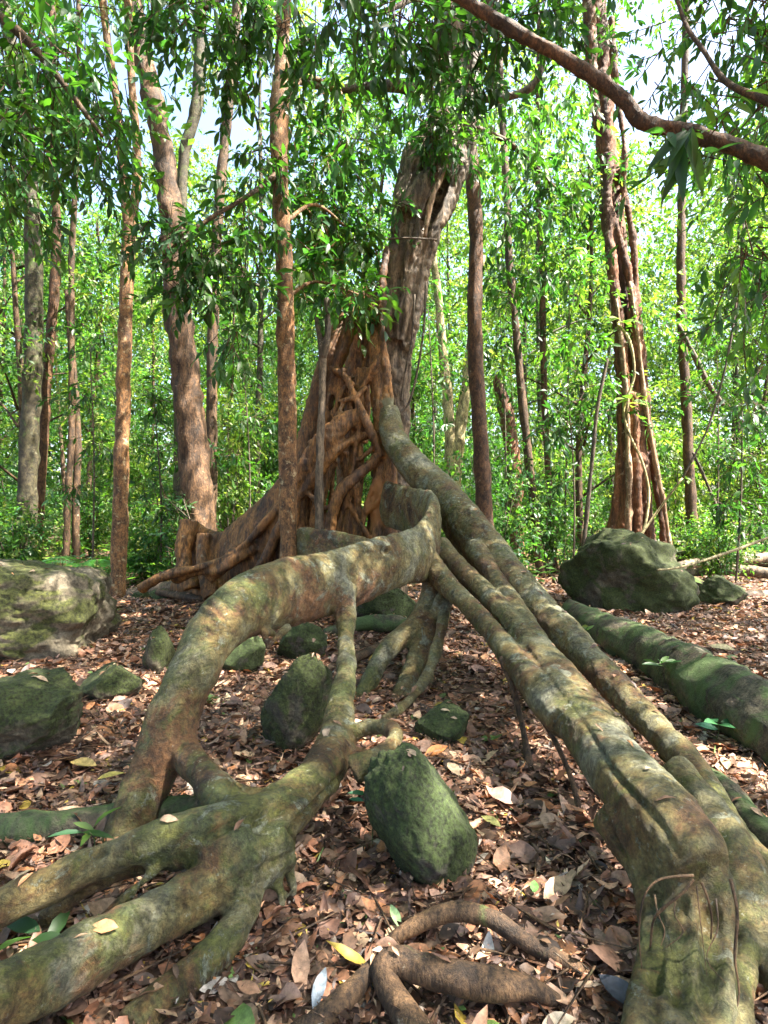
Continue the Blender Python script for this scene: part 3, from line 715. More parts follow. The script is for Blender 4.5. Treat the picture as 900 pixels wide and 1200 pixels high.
remeshed('trunk', T, .017, 3, M['figtrunk'], fig, FO, (.014, 5.), 63,
         [(P(455, 590, 6.9), .28, (-.4, 1.0, -.3)), (P(395, 590, 7.0), .5, (-.3, .25, -.3)), (P(400, 500, 6.9), .3, (0, 0, .3)), (P(400, 400, 7.2), .35, (.3, -.2, .25)), (P(456, 470, 6.9), .15, (.6, -.3, .4)),
          (P(460, 500, 6.8), .2, (.6, -.4, .3)), (P(435, 410, 7.1), .2, (0, .3, .4))], fine=.007)
# leaning upper trunk
U = []
def su(rows, N=18): U.append(px_tube(rows, sub=7, N=N))
su([(455, 700, 7.9, 22), (462, 600, 7.8, 18), (466, 500, 7.7, 15), (463, 440, 7.7, 18), (464, 390, 7.8, 21), (473, 330, 7.9, 24), (484, 280, 8.0, 26), (496, 235, 8.05, 30), (505, 195, 8.1, 29), (514, 160, 8.0, 22), (530, 120, 8.0, 14)])
su([(458, 400, 7.6, 9), (462, 340, 7.6, 10), (468, 280, 7.6, 11), (475, 225, 7.7, 13), (486, 180, 7.8, 14), (503, 158, 7.9, 12), (520, 140, 8.0, 10)])
su([(472, 410, 7.6, 6), (482, 360, 7.55, 8), (492, 310, 7.55, 8), (503, 270, 7.6, 12), (518, 240, 7.7, 15), (532, 210, 7.8, 14), (542, 180, 7.9, 12), (548, 140, 8.0, 12), (552, 90, 8.0, 11), (550, 0, 8, 10), (545, -120, 8, 9)])
su([(466, 400, 7.5, 5), (474, 350, 7.45, 6), (480, 300, 7.45, 7), (489, 260, 7.5, 6), (502, 225, 7.5, 6), (516, 195, 7.6, 7)])
su([(474, 520, 7.75, 6), (476, 440, 7.65, 6), (482, 390, 7.6, 7), (492, 340, 7.65, 9), (501, 300, 7.6, 9), (512, 262, 7.7, 8), (528, 240, 7.8, 7)])
su([(478, 250, 7.5, 12), (492, 225, 7.5, 13), (508, 205, 7.55, 12), (522, 185, 7.7, 12), (530, 150, 7.9, 14)])
remeshed('trunk', U, .022, 3, M['figupper'], fig, FO, (.026, 4.), 73, fine=.010,
         grooves=[([(503, 165), (490, 230), (479, 300), (471, 370), (466, 430)], .03, .04), ([(516, 210), (500, 275), (488, 340), (476, 400)], .03, .045), ([(512, 232), (507, 248), (500, 264)], .055, .16), ([(527, 190), (520, 212), (515, 228)], .045, .12),
                  ([(538, 180), (528, 225), (512, 262), (498, 310)], .025, .035), ([(482, 306), (482, 310)], .04, .10), ([(488, 190), (476, 250), (466, 320), (458, 390)], .025, .035)])
plain('pale_streak', [px_tube([(524, 190, 7.42, 2), (517, 208, 7.38, 3.2), (508, 228, 7.34, 3.4), (502, 250, 7.34, 2.8), (498, 278, 7.36, 2)], sub=8, N=10, rough=.4)], M['palestrand'], fig, FO)  # thin pale streak laid along the leaning trunk
# limbs above
lb = [px_tube([(528, 140, 8.0, 9), (500, 108, 8.0, 8), (450, 100, 7.9, 7), (395, 104, 7.8, 5), (330, 90, 7.7, 4)], sub=8, N=12, rough=.2),
      px_tube([(520, 150, 8.0, 16), (530, 60, 7.9, 13), (500, -80, 7.4, 11), (430, -300, 6.8, 10), (340, -500, 6.2, 7)], sub=8, N=14, rough=.2),
      px_tube([(550, 60, 8.0, 11), (600, -60, 7.6, 10), (700, -300, 7.0, 9), (820, -500, 6.6, 6)], sub=8, N=14, rough=.2),
      px_tube([(500, -80, 7.4, 10), (480, -400, 5.4, 12), (440, -900, 4.0, 14)], sub=8, N=12, rough=.2),
      px_tube([(536, 160, 7.9, 6), (560, 120, 7.8, 5), (590, 115, 7.7, 4), (625, 100, 7.6, 4), (640, 60, 7.5, 3)], sub=8, N=10, rough=.2)]
plain('limb', lb, M['figupper'], fig, FO)
# thin aerial roots and hanging rootlets
ar = [px_tube([(374, 640, 6.65, 6), (374, 580, 6.65, 5), (376, 500, 6.65, 4.6), (378, 440, 6.7, 4.4), (377, 405, 6.72, 4), (370, 370, 6.8, 3)], sub=8, N=10, rough=.25),
      px_tube([(378, 420, 6.7, 4), (384, 390, 6.7, 4), (383, 350, 6.75, 3.5)], sub=8, N=8, rough=.2)]
plain('aerial_root', ar, M['figupper'], fig, FO)
hr = [px_tube([(812, 1026, 1.62, 1.8), (792, 1027, 1.59, 1.5), (772, 1031, 1.57, 1.4), (758, 1044, 1.56, 1.3), (751, 1066, 1.56, 1.2), (749, 1100, 1.57, .9), (752, 1135, 1.56, .5)], sub=8, N=8, rough=.2),
      px_tube([(856, 1030, 1.62, 2), (864, 1070, 1.59, 1.8), (861, 1120, 1.57, 1.5), (866, 1165, 1.54, 1.2), (858, 1200, 1.5, 1)], sub=8, N=8, rough=.2),
      px_tube([(812, 1030, 1.58, 2.6), (800, 1046, 1.57, 2), (780, 1062, 1.58, 1.8), (766, 1078, 1.6, 1.5), (762, 1110, 1.62, 1.2)], sub=8, N=8, rough=.3),
      px_tube([(822, 1034, 1.58, 2), (829, 1052, 1.57, 1.6), (834, 1075, 1.58, 1.2), (833, 1100, 1.6, 1)], sub=8, N=8, rough=.3)]
for k in range(4):
    x0 = 764 + k * 26 + random.uniform(-4, 4); yy = 1030 + random.uniform(0, 25); L = random.uniform(40, 120); w0 = random.uniform(.5, 1.1)
    hr.append(px_tube([(x0, yy, 1.66, w0 * 1.2), (x0 + random.uniform(-6, 6), yy + L * .35, 1.60, w0), (x0 + random.uniform(-12, 12), yy + L * .7, 1.56, w0 * .8), (x0 + random.uniform(-16, 16), yy + L, 1.53, w0 * .4)], sub=8, N=6, rough=.3))
for t in hr: plain('rootlet', [t], M['brown'], fig, FO)
hr = [px_tube([(588, 770, 3.4, 5), (602, 810, 3.3, 4), (612, 850, 3.2, 4), (622, 905, 3.0, 5)], sub=8, N=8, rough=.3),
      px_tube([(604, 800, 3.3, 3), (640, 850, 3.0, 3), (665, 900, 2.75, 3), (680, 950, 2.6, 4)], sub=8, N=8, rough=.2)]
for t in hr: plain('rootlet', [t], M['brown'], fig, FO)

# ------------------------------------------------------------------ other ground roots and logs
def ground_root(label, rows, mat='root', N=16, grp=None, rough=.18, name='surface_root', cat='root'):
    v = px_tube(rows, sub=8, N=N, rough=rough, seed=random.randint(0, 99), lump=6)
    o0 = P(*rows[0][:3])
    o = link(name, mesh_np(name, v[0] - o0, [v[1], v[2]], M[mat], col=np.array([.1, .1, 0])), None, o0)
    return tag(o, label, cat, grp)
ground_root('thick moss green root lying left of the arch foot, partly sunlit', [(255, 945, 2.45, 16), (190, 950, 2.47, 18), (130, 962, 2.47, 20), (60, 972, 2.42, 22), (0, 976, 2.4, 20), (-90, 980, 2.4, 20)], 'mosslog')
ground_root('knobbly brown root curving through the litter at the bottom centre', [(665, 1180, 1.62, 6), (620, 1158, 1.62, 12), (560, 1150, 1.62, 18), (510, 1140, 1.65, 19), (468, 1128, 1.68, 18), (450, 1140, 1.66, 16), (470, 1180, 1.6, 17), (500, 1225, 1.5, 18)], 'brown', 18)
ground_root('half buried brown root above the knobbly bottom one', [(440, 1118, 1.83, 5), (480, 1088, 1.85, 8), (530, 1068, 1.87, 10), (575, 1076, 1.84, 11), (620, 1106, 1.78, 10), (665, 1128, 1.74, 8), (715, 1160, 1.70, 5)], 'brown')
ground_root('thin brown root slanting up from the bottom edge between the leaves', [(345, 1215, 1.55, 12), (400, 1175, 1.62, 13), (440, 1130, 1.7, 10), (455, 1105, 1.75, 7)], 'brown')
ground_root('grey green round root at the right edge beside the long front root', [(780, 880, 3.0, 10), (840, 920, 2.7, 16), (880, 965, 2.45, 20), (930, 1010, 2.2, 24), (1000, 1070, 2.0, 28)], 'mosslog')
ground_root('mossy low root crossing behind the pillar under the arch', [(380, 742, 6.0, 6), (420, 732, 6.0, 9), (460, 730, 6.0, 10), (490, 738, 5.9, 9)], 'mosslog')
ground_root('thin crooked root below the mossy crossing one, behind the pillar', [(395, 800, 4.5, 4), (412, 775, 4.9, 5), (440, 760, 5.2, 5), (462, 750, 5.6, 4)], 'brown')
ground_root('straight thin pale root bare on the slope inside the arch leg', [(238, 805, 3.3, 2.5), (250, 790, 3.4, 3), (262, 765, 3.6, 3), (272, 748, 3.8, 3)], 'figupper')
ground_root('long mossy fallen trunk lying across the right slope beyond the roots', [(668, 715, 7.0, 12), (700, 735, 6.1, 20), (745, 757, 5.2, 27), (795, 786, 4.45, 33), (850, 818, 3.8, 40), (910, 853, 3.3, 46), (1000, 905, 2.85, 54)], 'mosslog', 28, None, .16, 'fallen_log', 'log')
ground_root('short grey log lying behind the path at the foot of the left trees', [(152, 697, 8.9, 8), (190, 690, 8.9, 8), (232, 688, 9.0, 7)], 'figupper', 14, None, .16, 'fallen_log', 'log')
rr = [[(770, 672, 11.5, 5), (810, 662, 11.8, 7), (850, 660, 12, 6), (910, 652, 12.4, 6)], [(760, 690, 9.5, 4), (800, 682, 9.8, 6), (835, 690, 9.3, 6), (856, 702, 8.6, 5)],
      [(800, 672, 10.6, 5), (850, 668, 10.8, 6), (905, 672, 10.6, 7)], [(825, 712, 7.9, 4), (850, 700, 8.4, 6), (905, 698, 8.6, 7)], [(785, 655, 13, 5), (830, 648, 13.5, 6), (900, 640, 14, 6)],
      [(720, 668, 11.5, 5), (690, 672, 11.2, 4), (650, 680, 10.6, 4)]]
rl = ['upper grey root snaking over the litter at the right edge', 'bent grey root just right of the big mossy boulder', 'thicker grey root below the topmost one at the right edge', 'low grey root beside the small mossy stone on the right',
      'farthest grey root reaching from the red stringy trunk to the right', 'short root reaching left from behind the big mossy boulder']
for l, r_ in zip(rl, rr): ground_root(l, r_, 'figupper', 12, 'surface roots on the right slope')
ground_root('tangled brown root at the foot of the tan trunk, upper one', [(215, 690, 8.6, 4), (240, 680, 8.5, 5), (262, 690, 8.2, 5), (290, 700, 7.8, 5)], 'brown', 12, 'roots at the left of the buttress')
ground_root('tangled brown root at the foot of the tan trunk, lower one', [(185, 694, 8.4, 4), (222, 700, 8.1, 5), (250, 706, 7.8, 5)], 'brown', 12, 'roots at the left of the buttress')

# ------------------------------------------------------------------ rocks
def rock(label, x, y, w, d, h, mat, seed, boxy=0., sub=5, zoff=0., rot=0., grp=None, tilt=0., name='mossy_rock', cat='rock', amp=.28, facets=9, lean=0.):
    bm = bmesh.new(); bmesh.ops.create_icosphere(bm, subdivisions=sub, radius=1)
    V = np.array([v.co[:] for v in bm.verts]); Fc = np.array([[v.index for v in f.verts] for f in bm.faces]); bm.free()
    if boxy: 
        pw = 2 + boxy * 6
        V = V / (np.sum(np.abs(V) ** pw, 1) ** (1 / pw))[:, None]
    nz = fbm(V * 1.3 + seed * 7.1, seed, 2)
    V = V * (1 + amp * nz)[:, None]
    rg = np.random.default_rng(seed * 13 + 1)
    for q in range(facets):
        nv = rg.normal(size=3); nv /= np.linalg.norm(nv); dd = rg.uniform(.62, .88)
        ov = np.clip(V @ nv - dd, 0, None); V = V - ov[:, None] * nv * .9
    V = V * (1 + .05 * fbm(V * 5, seed + 3, 3) + .018 * fbm(V * 18, seed + 5, 2))[:, None]
    V = V * np.array([w / 2, d / 2, h * .62])
    V[:, 0] -= lean * (V[:, 2] + h * .3)
    V[:, 2] += h * .40 + V[:, 0] * tilt
    c, s = math.cos(rot), math.sin(rot)
    V = np.stack([V[:, 0] * c - V[:, 1] * s, V[:, 0] * s + V[:, 1] * c, V[:, 2]], 1)
    o = link(name, mesh_np(name, V, [Fc], M[mat]), None, (x, y, th(x, y) + zoff))
    return tag(o, label, cat, grp)
def rpx(label, px, base, Y, wpx, hpx, mat, seed, d=None, **k):
    w = wpx * Y / F * 1.06; h = hpx * Y / F * 1.0
    x = (px - 450) / F * Y
    return rock(label, x, Y, w, d or w, h, mat, seed, **k)
rpx('large pale brown boulder with mossy flat top at the left edge', 14, 778, 5.6, 180, 94, 'rock_pale', 3, d=1.3, boxy=.8, amp=.12, sub=6, rot=.2, tilt=-.06, facets=3)
rpx('lumpy sunlit mossy rock lying at the left edge by the path', 38, 905, 3.2, 136, 76, 'rock_moss', 5, d=.5, rot=.3, sub=6, boxy=.2)
rpx('low mossy rock between the sunlit left rock and the arch leg', 133, 830, 4.15, 68, 44, 'rock_moss', 6)
rpx('upright mossy stone half hidden behind the arch leg', 186, 790, 4.9, 34, 52, 'rock_moss', 8)
rpx('dark mossy rock leaning inside the arch beside the pillar', 348, 878, 3.3, 78, 90, 'rock_moss', 9, tilt=.3, sub=6, amp=.12)
rpx('small dark rock under the arch just below its knobbly stub', 288, 790, 4.9, 46, 44, 'rock_dark', 10)
rpx('small green rock under the arch above the leaning one', 352, 780, 5.2, 58, 40, 'rock_dark', 12)
rpx('dark mossy rock behind the pillar beneath the low root', 452, 722, 6.6, 80, 44, 'rock_dark', 14)
rpx('egg shaped dark green mossy rock in the litter at the centre', 502, 1024, 2.26, 116, 128, 'rock_dark', 31, d=.38, sub=6, tilt=-.3, lean=.16, amp=.13, facets=3)
rpx('low dark rock behind the egg shaped one under the prop roots', 520, 868, 3.45, 70, 36, 'rock_dark', 18, amp=.15)
rpx('big rounded mossy boulder on the right between fallen log and red trunk', 729, 724, 7.7, 124, 88, 'rock_moss', 22, d=1.1, facets=2, sub=6, tilt=-.1, name='mossy_boulder')
rpx('small mossy stone among the grey roots on the right', 848, 720, 8.0, 46, 30, 'rock_moss', 24)
rpx('wide low mossy mound at the far right under the shrubs', 850, 655, 13, 100, 26, 'rock_moss', 25)
rpx('small round stone beside the short grey log, left of the pair', 188, 705, 8.6, 30, 13, 'rock_dark', 26)
rpx('small round stone beside the short grey log, right of the pair', 222, 700, 8.5, 28, 14, 'rock_moss', 28)
rpx('flat dark stone right of the leaf path bend', 165, 700, 8.6, 20, 10, 'rock_dark', 29)

from mathutils.bvhtree import BVHTree
def resting_leaves():
    bpy.context.view_layer.update()
    hits = []
    for o in list(COL.objects):
        if o.type != 'MESH': continue
        base = o.name.split('.')[0]
        if base not in ('mossy_rock', 'mossy_boulder', 'fallen_log', 'surface_root', 'root', 'buttress'): continue
        mw = np.array(o.matrix_world)
        n = len(o.data.vertices); co = np.empty(n * 3, np.float32); o.data.vertices.foreach_get('co', co)
        co = co.reshape(-1, 3) @ mw[:3, :3].T + mw[:3, 3]
        nr = np.empty(n * 3, np.float32); o.data.vertices.foreach_get('normal', nr); nr = nr.reshape(-1, 3)
        ok = np.where((nr[:, 2] > (.9 if base == 'root' else .8)) & (co[:, 2] < 1.0))[0]
        ext = co.max(0) - co.min(0)
        m = int(min(len(ok), {'root': 10, 'buttress': 2}.get(base, 4 + 10 * ext[0] * ext[1])))
        if m: 
            ids = rng.choice(ok, m, replace=False); hits += [(co[i], nr[i]) for i in ids]
    n = len(hits)
    p = np.array([h[0] for h in hits]); nn = np.array([h[1] for h in hits]) + rng.normal(size=(n, 3)) * .12
    d = unit(np.cross(nn, rng.normal(size=(n, 3)))); sz = rng.uniform(.03, .08, n)
    V, fl, C = scatter_leaves(p + nn * .008 - d * (sz * .5)[:, None], d, unit(nn), sz, np.clip(pick(LIT, n, .2), .01, .8), True, .36, .15, 2., .6)
    tag(link('leaf_litter', mesh_np('leaf_litter', V, fl, M['litter'], smooth=False, col=C)), 'small dead leaves caught on the rocks, logs and roots', 'leaf litter', kind='stuff')
resting_leaves()

# ------------------------------------------------------------------ trees placed where the photograph has them
def tree(name, label, stems, mat, blobs=(), cat='tree', grp=None, N=18, rough=.16, strands=None, leafkw=None, branches=None, lump=5, kr=1.):
    b = P(*stems[0][0][:3]); b[2] = th(b[0], b[1])
    e = empty(name, b, label, cat, grp)
    parts = []
    for s in stems:
        parts.append(px_tube(s, k=kr, sub=10, N=N, rough=rough, seed=random.randint(0, 999), lump=lump))
    parts += [px_tube(rw, sub=6, N=8, rough=.15) for rw in (branches or [])]
    plain('trunk', parts, M[mat], e, b)
    if blobs:
        bl = []
        for (px, py, Y, r, nt, *sq) in blobs:
            p = P(px, py, Y); q = sq[0] if sq else .7
            bl.append((*p, r, r, r * q, nt))
        crown_obj('crown', bl, e, b, bmat=M[mat], **(leafkw or {}))
    return e
NEAR = dict(leaf=.15, pal=DGREENS, per=8, droop=.75, twiglen=.35, width=.36, bend=.2)
MIDL = dict(leaf=.15, pal=GREENS, per=8, droop=.5, twiglen=.45, width=.4)

tree('forest_tree', 'straight orange brown trunk with pale patches rising in front of the fig buttress',
     [[(340, 745, 6.45, 15), (339, 700, 6.45, 14), (338, 640, 6.45, 12.5), (337, 520, 6.45, 12.5), (335, 400, 6.45, 12.5), (333, 300, 6.45, 11.5), (328, 200, 6.45, 11), (327, 140, 6.45, 13), (331, 60, 6.45, 10), (334, -40, 6.45, 10), (340, -300, 6.45, 9), (345, -600, 6.4, 6)]], 'rust',
     [(300, -250, 6.5, 1.5, 90), (400, -420, 6.3, 1.7, 110), (250, -500, 6.2, 1.7, 110), (380, 200, 7.6, .75, 80), (410, 290, 7.8, .6, 60), (370, 320, 7.0, .45, 36), (400, 120, 7.7, .8, 70), (425, 350, 6.9, .28, 16), (395, 345, 6.9, .3, 16), (360, 250, 7.5, .5, 44)],
     leafkw=dict(NEAR, leaf=.16, pal=GREENS), branches=[[(332, 120, 6.5, 4), (360, 90, 6.9, 3), (400, 110, 7.4, 2)], [(334, 260, 6.5, 3), (370, 240, 7.0, 2), (410, 270, 7.6, 1.5)], [(334, 350, 6.5, 2.5), (370, 330, 6.8, 2), (420, 345, 6.9, 1.2)]], rough=.13, kr=0.84)
tree('forest_tree', 'slim dark reddish trunk standing just right of the leaning fig trunk',
     [[(572, 705, 9, 15), (569, 620, 9, 13), (562, 500, 9, 11.5), (556, 380, 9, 11.5), (558, 280, 9, 10.5), (553, 200, 9, 11), (548, 120, 9, 11), (545, 40, 9, 9), (540, -200, 9, 7), (545, -400, 9, 5)]], 'darkred',
     [(560, -300, 9, 2.4, 130), (480, -200, 8.5, 1.8, 110), (650, -350, 8.5, 2, 120)], leafkw=MIDL, rough=.13, kr=0.78)
tree('forest_tree', 'orange brown trunk by the path that forks into two stems high up',
     [[(138, 708, 8.9, 12), (138, 690, 8.9, 11), (141, 600, 8.9, 10), (144, 480, 8.9, 9.5), (147, 380, 8.9, 9), (150, 300, 8.9, 9), (152, 262, 8.9, 8.5)], [(152, 275, 8.9, 7), (145, 220, 8.9, 5.5), (138, 130, 8.9, 5), (125, 40, 8.9, 5), (112, -60, 8.9, 5)],
      [(152, 275, 8.9, 7), (159, 230, 8.9, 6), (160, 170, 8.9, 5.5), (154, 90, 8.9, 5), (150, 0, 8.9, 5), (150, -150, 8.9, 5)]], 'rust',
     [(150, -150, 8.9, 2.2, 130), (60, -250, 8.5, 2.0, 110), (240, -220, 8.6, 2.0, 110)], leafkw=MIDL, kr=0.86)
tree('forest_tree', 'thick leaning trunk with tan flaky bark behind the left buttress root',
     [[(238, 700, 10, 34), (236, 660, 10, 28), (232, 600, 10, 25), (226, 520, 10, 23), (216, 430, 10, 21), (206, 340, 10, 19), (200, 250, 10, 18), (192, 180, 10, 16), (178, 110, 10, 16), (160, 30, 10, 14), (145, -80, 10, 12), (120, -250, 10, 9)]], 'tan',
     [(120, -250, 10, 2.6, 150), (220, -160, 9.6, 2.2, 120), (40, -150, 10, 2.2, 130)], leafkw=MIDL, N=28, rough=.2, kr=0.74)
tree('forest_tree', 'thick grey green trunk standing at the far left edge behind the boulder',
     [[(30, 690, 12, 17), (30, 660, 12, 15), (33, 560, 12, 14.5), (38, 440, 12, 14), (40, 330, 12, 13), (36, 220, 12, 11), (28, 130, 12, 10), (10, 40, 12, 10), (-10, -100, 12, 9)]], 'grey',
     [(40, -150, 12, 3, 150), (-60, 20, 12, 2.4, 130)], leafkw=MIDL, kr=0.72)
tree('forest_tree', 'thin reddish brown trunk curving up beside the grey one at the left',
     [[(42, 680, 12.5, 7), (44, 620, 12.5, 6), (50, 520, 12.5, 6), (56, 430, 12.5, 5.5), (64, 340, 12.5, 5.5), (66, 260, 12.5, 5), (62, 150, 12.5, 4), (62, -50, 12.5, 4)]], 'darkred', [(62, -50, 12.5, 2, 80)], leafkw=MIDL)
tree('forest_tree', 'twin thin trunks, one dark and one olive, crossing left of the forked tree',
     [[(77, 680, 12, 5.5), (79, 600, 12, 4.5), (84, 500, 12, 4.5), (84, 400, 12, 4), (84, 300, 12, 4), (88, 220, 12, 3.5), (92, 50, 11.65, 3), (90, -80, 11.65, 3)], [(90, 680, 12.2, 5.5), (89, 600, 12.2, 5), (91, 520, 12.2, 5), (86, 440, 12.2, 5), (78, 340, 12.2, 3)]], 'brown', [(92, -80, 12, 2, 80)], leafkw=MIDL, N=12, kr=0.85)
tree('forest_tree', 'slender trunk seen just right of the thick tan leaning one',
     [[(244, 690, 11.5, 8), (247, 600, 11.5, 7), (248, 480, 11.5, 6.5), (250, 360, 11.5, 6), (254, 280, 11.5, 6), (262, 180, 11.5, 6), (270, 100, 11.5, 6), (278, 0, 11.5, 5.5), (285, -120, 11.5, 5)]], 'brown', [(285, -120, 11.5, 2.4, 120)], leafkw=MIDL, N=12)
tree('forest_tree', 'dim olive trunk standing half hidden behind the tan leaning one',
     [[(212, 680, 13, 9), (212, 600, 13, 8), (211, 500, 13, 7.5), (212, 400, 13, 7), (214, 200, 13, 6), (232, 110, 13, 7), (236, -60, 13, 6)]], 'grey', [(236, -60, 13, 2.4, 110)], leafkw=MIDL, N=12)
tree('forest_tree', 'thin dark trunk leaning left, first of a pair in the right middle wood',
     [[(634, 680, 12, 5.5), (631, 650, 12, 5), (622, 560, 12, 5), (612, 470, 12, 5), (605, 390, 12, 4.5), (597, 310, 12, 4.5), (594, 230, 12, 4), (590, 160, 12, 4), (582, 0, 12, 3.5), (575, -100, 11.65, 3)]], 'brown', [(578, -80, 12, 2.2, 110)], leafkw=MIDL, N=12)
tree('forest_tree', 'thin upright dark trunk, second of a pair in the right middle wood',
     [[(650, 680, 13, 5), (647, 640, 13, 4.5), (643, 560, 13, 4), (638, 470, 13, 4), (636, 380, 13, 3.8), (634, 300, 13, 3.5), (630, 200, 13, 3), (632, 20, 13, 3)]], 'darkred', [(632, 30, 13, 2.0, 90)], leafkw=MIDL, N=12)
tree('forest_tree', 'reddish snapped trunk tilting left with its top lost in leaves',
     [[(607, 690, 14.5, 10), (605, 620, 14.5, 9), (602, 550, 14.5, 9), (596, 500, 14.5, 8.5), (588, 465, 14.5, 8), (580, 440, 14.5, 3)]], 'redfig', (), N=12)
tree('forest_tree', 'sunlit cream trunk forking low between the leaning fig and dark slim trunk',
     [[(534, 690, 15, 11), (532, 620, 15, 10), (531, 570, 15, 9.5), (528, 510, 15, 7), (523, 450, 15, 6), (518, 400, 15, 5), (512, 330, 15, 4.5), (508, 290, 15, 4), (516, 150, 15, 4), (512, -20, 15, 3.5)], [(531, 565, 15, 9), (537, 520, 15, 8), (545, 460, 15, 6), (552, 400, 15, 5), (565, 300, 15, 4)]], 'cream', [(515, 0, 15, 2.0, 90)], leafkw=MIDL, N=12)
tree('forest_tree', 'slim brown trunk standing right of the red stringy one',
     [[(813, 665, 13, 8), (812, 630, 13, 7), (808, 560, 13, 6), (804, 470, 13, 5.5), (800, 400, 13, 5.2), (798, 330, 13, 5), (799, 240, 13, 4.5), (802, 100, 13, 4), (806, -60, 13, 4)]], 'brown', [(806, -60, 13, 2.2, 100)], leafkw=MIDL, N=12)
# red stringy fig on the right: strands in one trunk
def red_fig():
    b = P(742, 655, 12.5); b[2] = th(b[0], b[1])
    e = empty('strangler_fig', b, 'tall red brown fig of stringy fused stems behind the big right boulder', 'fig tree')
    T = []
    def q(r, N=12): T.append(px_tube(r, k=.78, sub=8, N=N))
    q([(738, 680, 12.7, 26), (738, 600, 12.7, 18), (738, 500, 12.7, 16), (734, 400, 12.7, 15), (724, 300, 12.7, 14), (716, 220, 12.7, 14), (708, 140, 12.7, 14), (702, 60, 12.7, 15), (697, -20, 12.7, 15), (690, -150, 12.7, 13)], 18)
    q([(726, 680, 12.3, 10), (730, 620, 12.3, 8), (735, 560, 12.3, 7), (736, 480, 12.3, 7), (728, 400, 12.3, 7), (718, 320, 12.3, 8), (712, 250, 12.3, 7), (712, 180, 12.3, 9)])
    q([(765, 690, 12.3, 12), (760, 610, 12.3, 8), (754, 540, 12.3, 8), (750, 470, 12.3, 7), (744, 400, 12.3, 7), (738, 330, 12.3, 6), (726, 280, 12.3, 5), (714, 240, 12.3, 5), (710, 180, 12.3, 5)])
    q([(784, 680, 12.3, 9), (774, 600, 12.35, 6), (764, 530, 12.4, 6), (756, 450, 12.4, 5), (748, 360, 12.4, 5), (740, 270, 12.4, 5), (726, 200, 12.4, 5)])
    q([(748, 690, 12.2, 9), (747, 610, 12.2, 7), (746, 540, 12.2, 6), (742, 460, 12.2, 5)])
    q([(712, 670, 12.5, 8), (720, 600, 12.4, 6), (727, 520, 12.4, 6), (726, 440, 12.4, 6), (718, 340, 12.4, 5), (707, 240, 12.4, 6)])
    q([(700, 150, 12.4, 6), (694, 90, 12.4, 8), (690, 20, 12.4, 9), (684, -60, 12.4, 9)])
    q([(728, 260, 12.3, 4), (732, 180, 12.3, 4), (722, 100, 12.3, 5), (716, 20, 12.3, 6)])
    remeshed('trunk', T, .035, 2, M['redfig'], e, b, (.03, 3.), 81, fine=.012)
    vn = [px_tube([(724, 380, 11.9, 1.6), (738, 400, 11.75, 1.6), (743, 440, 11.75, 1.6), (731, 480, 11.75, 1.6), (738, 510, 11.7, 1.5), (752, 540, 11.75, 1.5), (760, 575, 11.8, 1.5), (756, 615, 11.75, 1.6), (742, 650, 11.7, 1.6)], sub=8, N=6, rough=.2), px_tube([(800, 560, 11.5, 1), (770, 600, 11.7, 1.5), (735, 650, 11.6, 1.5)], sub=8, N=6)]
    plain('vine', vn, M['cream'], e, b)
    ps = [px_tube([(731, 680, 12.0, 5), (736, 620, 12.08, 4), (737, 570, 12.1, 3.5), (736, 520, 12.15, 3.5), (732, 440, 12.15, 3), (722, 350, 12.1, 2.5)], sub=8, N=8, rough=.4),
          px_tube([(792, 690, 12.0, 4), (781, 610, 12.12, 3), (768, 540, 12.2, 3), (757, 480, 12.2, 3), (748, 400, 12.2, 2.5), (738, 330, 12.2, 2)], sub=8, N=8, rough=.4)]
    for t in ps: plain('strand', [t], M['palestrand'], e, b)  # front strands coloured pale as if the sun lit them
    crown_obj('crown', [(*P(690, -150, 12.7), 3, 3, 2, 200), (*P(600, -80, 12.5), 2.4, 2.4, 1.6, 120), (*P(700, 50, 12.6), .9, .8, 1.2, 30)], e, b, **MIDL)
red_fig()

def sapling(label, px, Y, clusters, leaf=.15, pal=DGREENS, grp=None, lean=0):
    x = (px - 450) / F * Y; b = np.array([x, Y, th(x, Y)])
    e = empty('sapling', b, label, 'sapling', grp)
    top = min(c[1] for c in clusters); zt = CAMH - (top - 600) / F * Y
    c0 = P(clusters[0][0], top, Y)
    plain('stem', [tube_w([[*(b - np.array([0, 0, .1])), .022, .022], [x + (c0[0] - x) * .35 + .05, Y, b[2] + (zt - b[2]) * .5, .016, .016], [c0[0], Y, zt, .006, .006]], sub=8, N=8, rough=.15)] +
          [tube_w([[x + (P(c[0], c[1], Y)[0] - x) * .2, Y, P(c[0], c[1] + 25, Y)[2], .008, .008], [*P(c[0], c[1], Y), .004, .004]], sub=4, N=6) for c in clusters], M['liana'], e, b)
    crown_obj('crown', [(*P(cx, cy, Y + random.uniform(-.3, .3)), r_, r_, r_ * .55, nt) for (cx, cy, r_, nt) in clusters], e, b, leaf=leaf, pal=pal, per=8, droop=.6, twiglen=.32, width=.32, bend=.2)
sapling('dark leaved sapling behind the boulder at the far left', 108, 10.6, [(105, 400, .45, 14), (95, 460, .5, 16), (120, 520, .45, 14), (90, 570, .4, 12)])
sapling('dark leaved sapling between the forked trunk and the tan leaning trunk', 188, 10.2, [(180, 470, .4, 12), (200, 530, .5, 18), (180, 570, .45, 16), (215, 600, .45, 16), (190, 630, .4, 12)])
sapling('arching sapling with dark leaves just left of the tan trunk base', 232, 9.4, [(215, 610, .3, 12), (196, 585, .35, 12), (205, 650, .25, 8)], .12)
sapling('leafy dark sapling seen over the left buttress root', 292, 11.5, [(285, 420, .5, 18), (300, 490, .45, 14), (280, 530, .4, 12)])
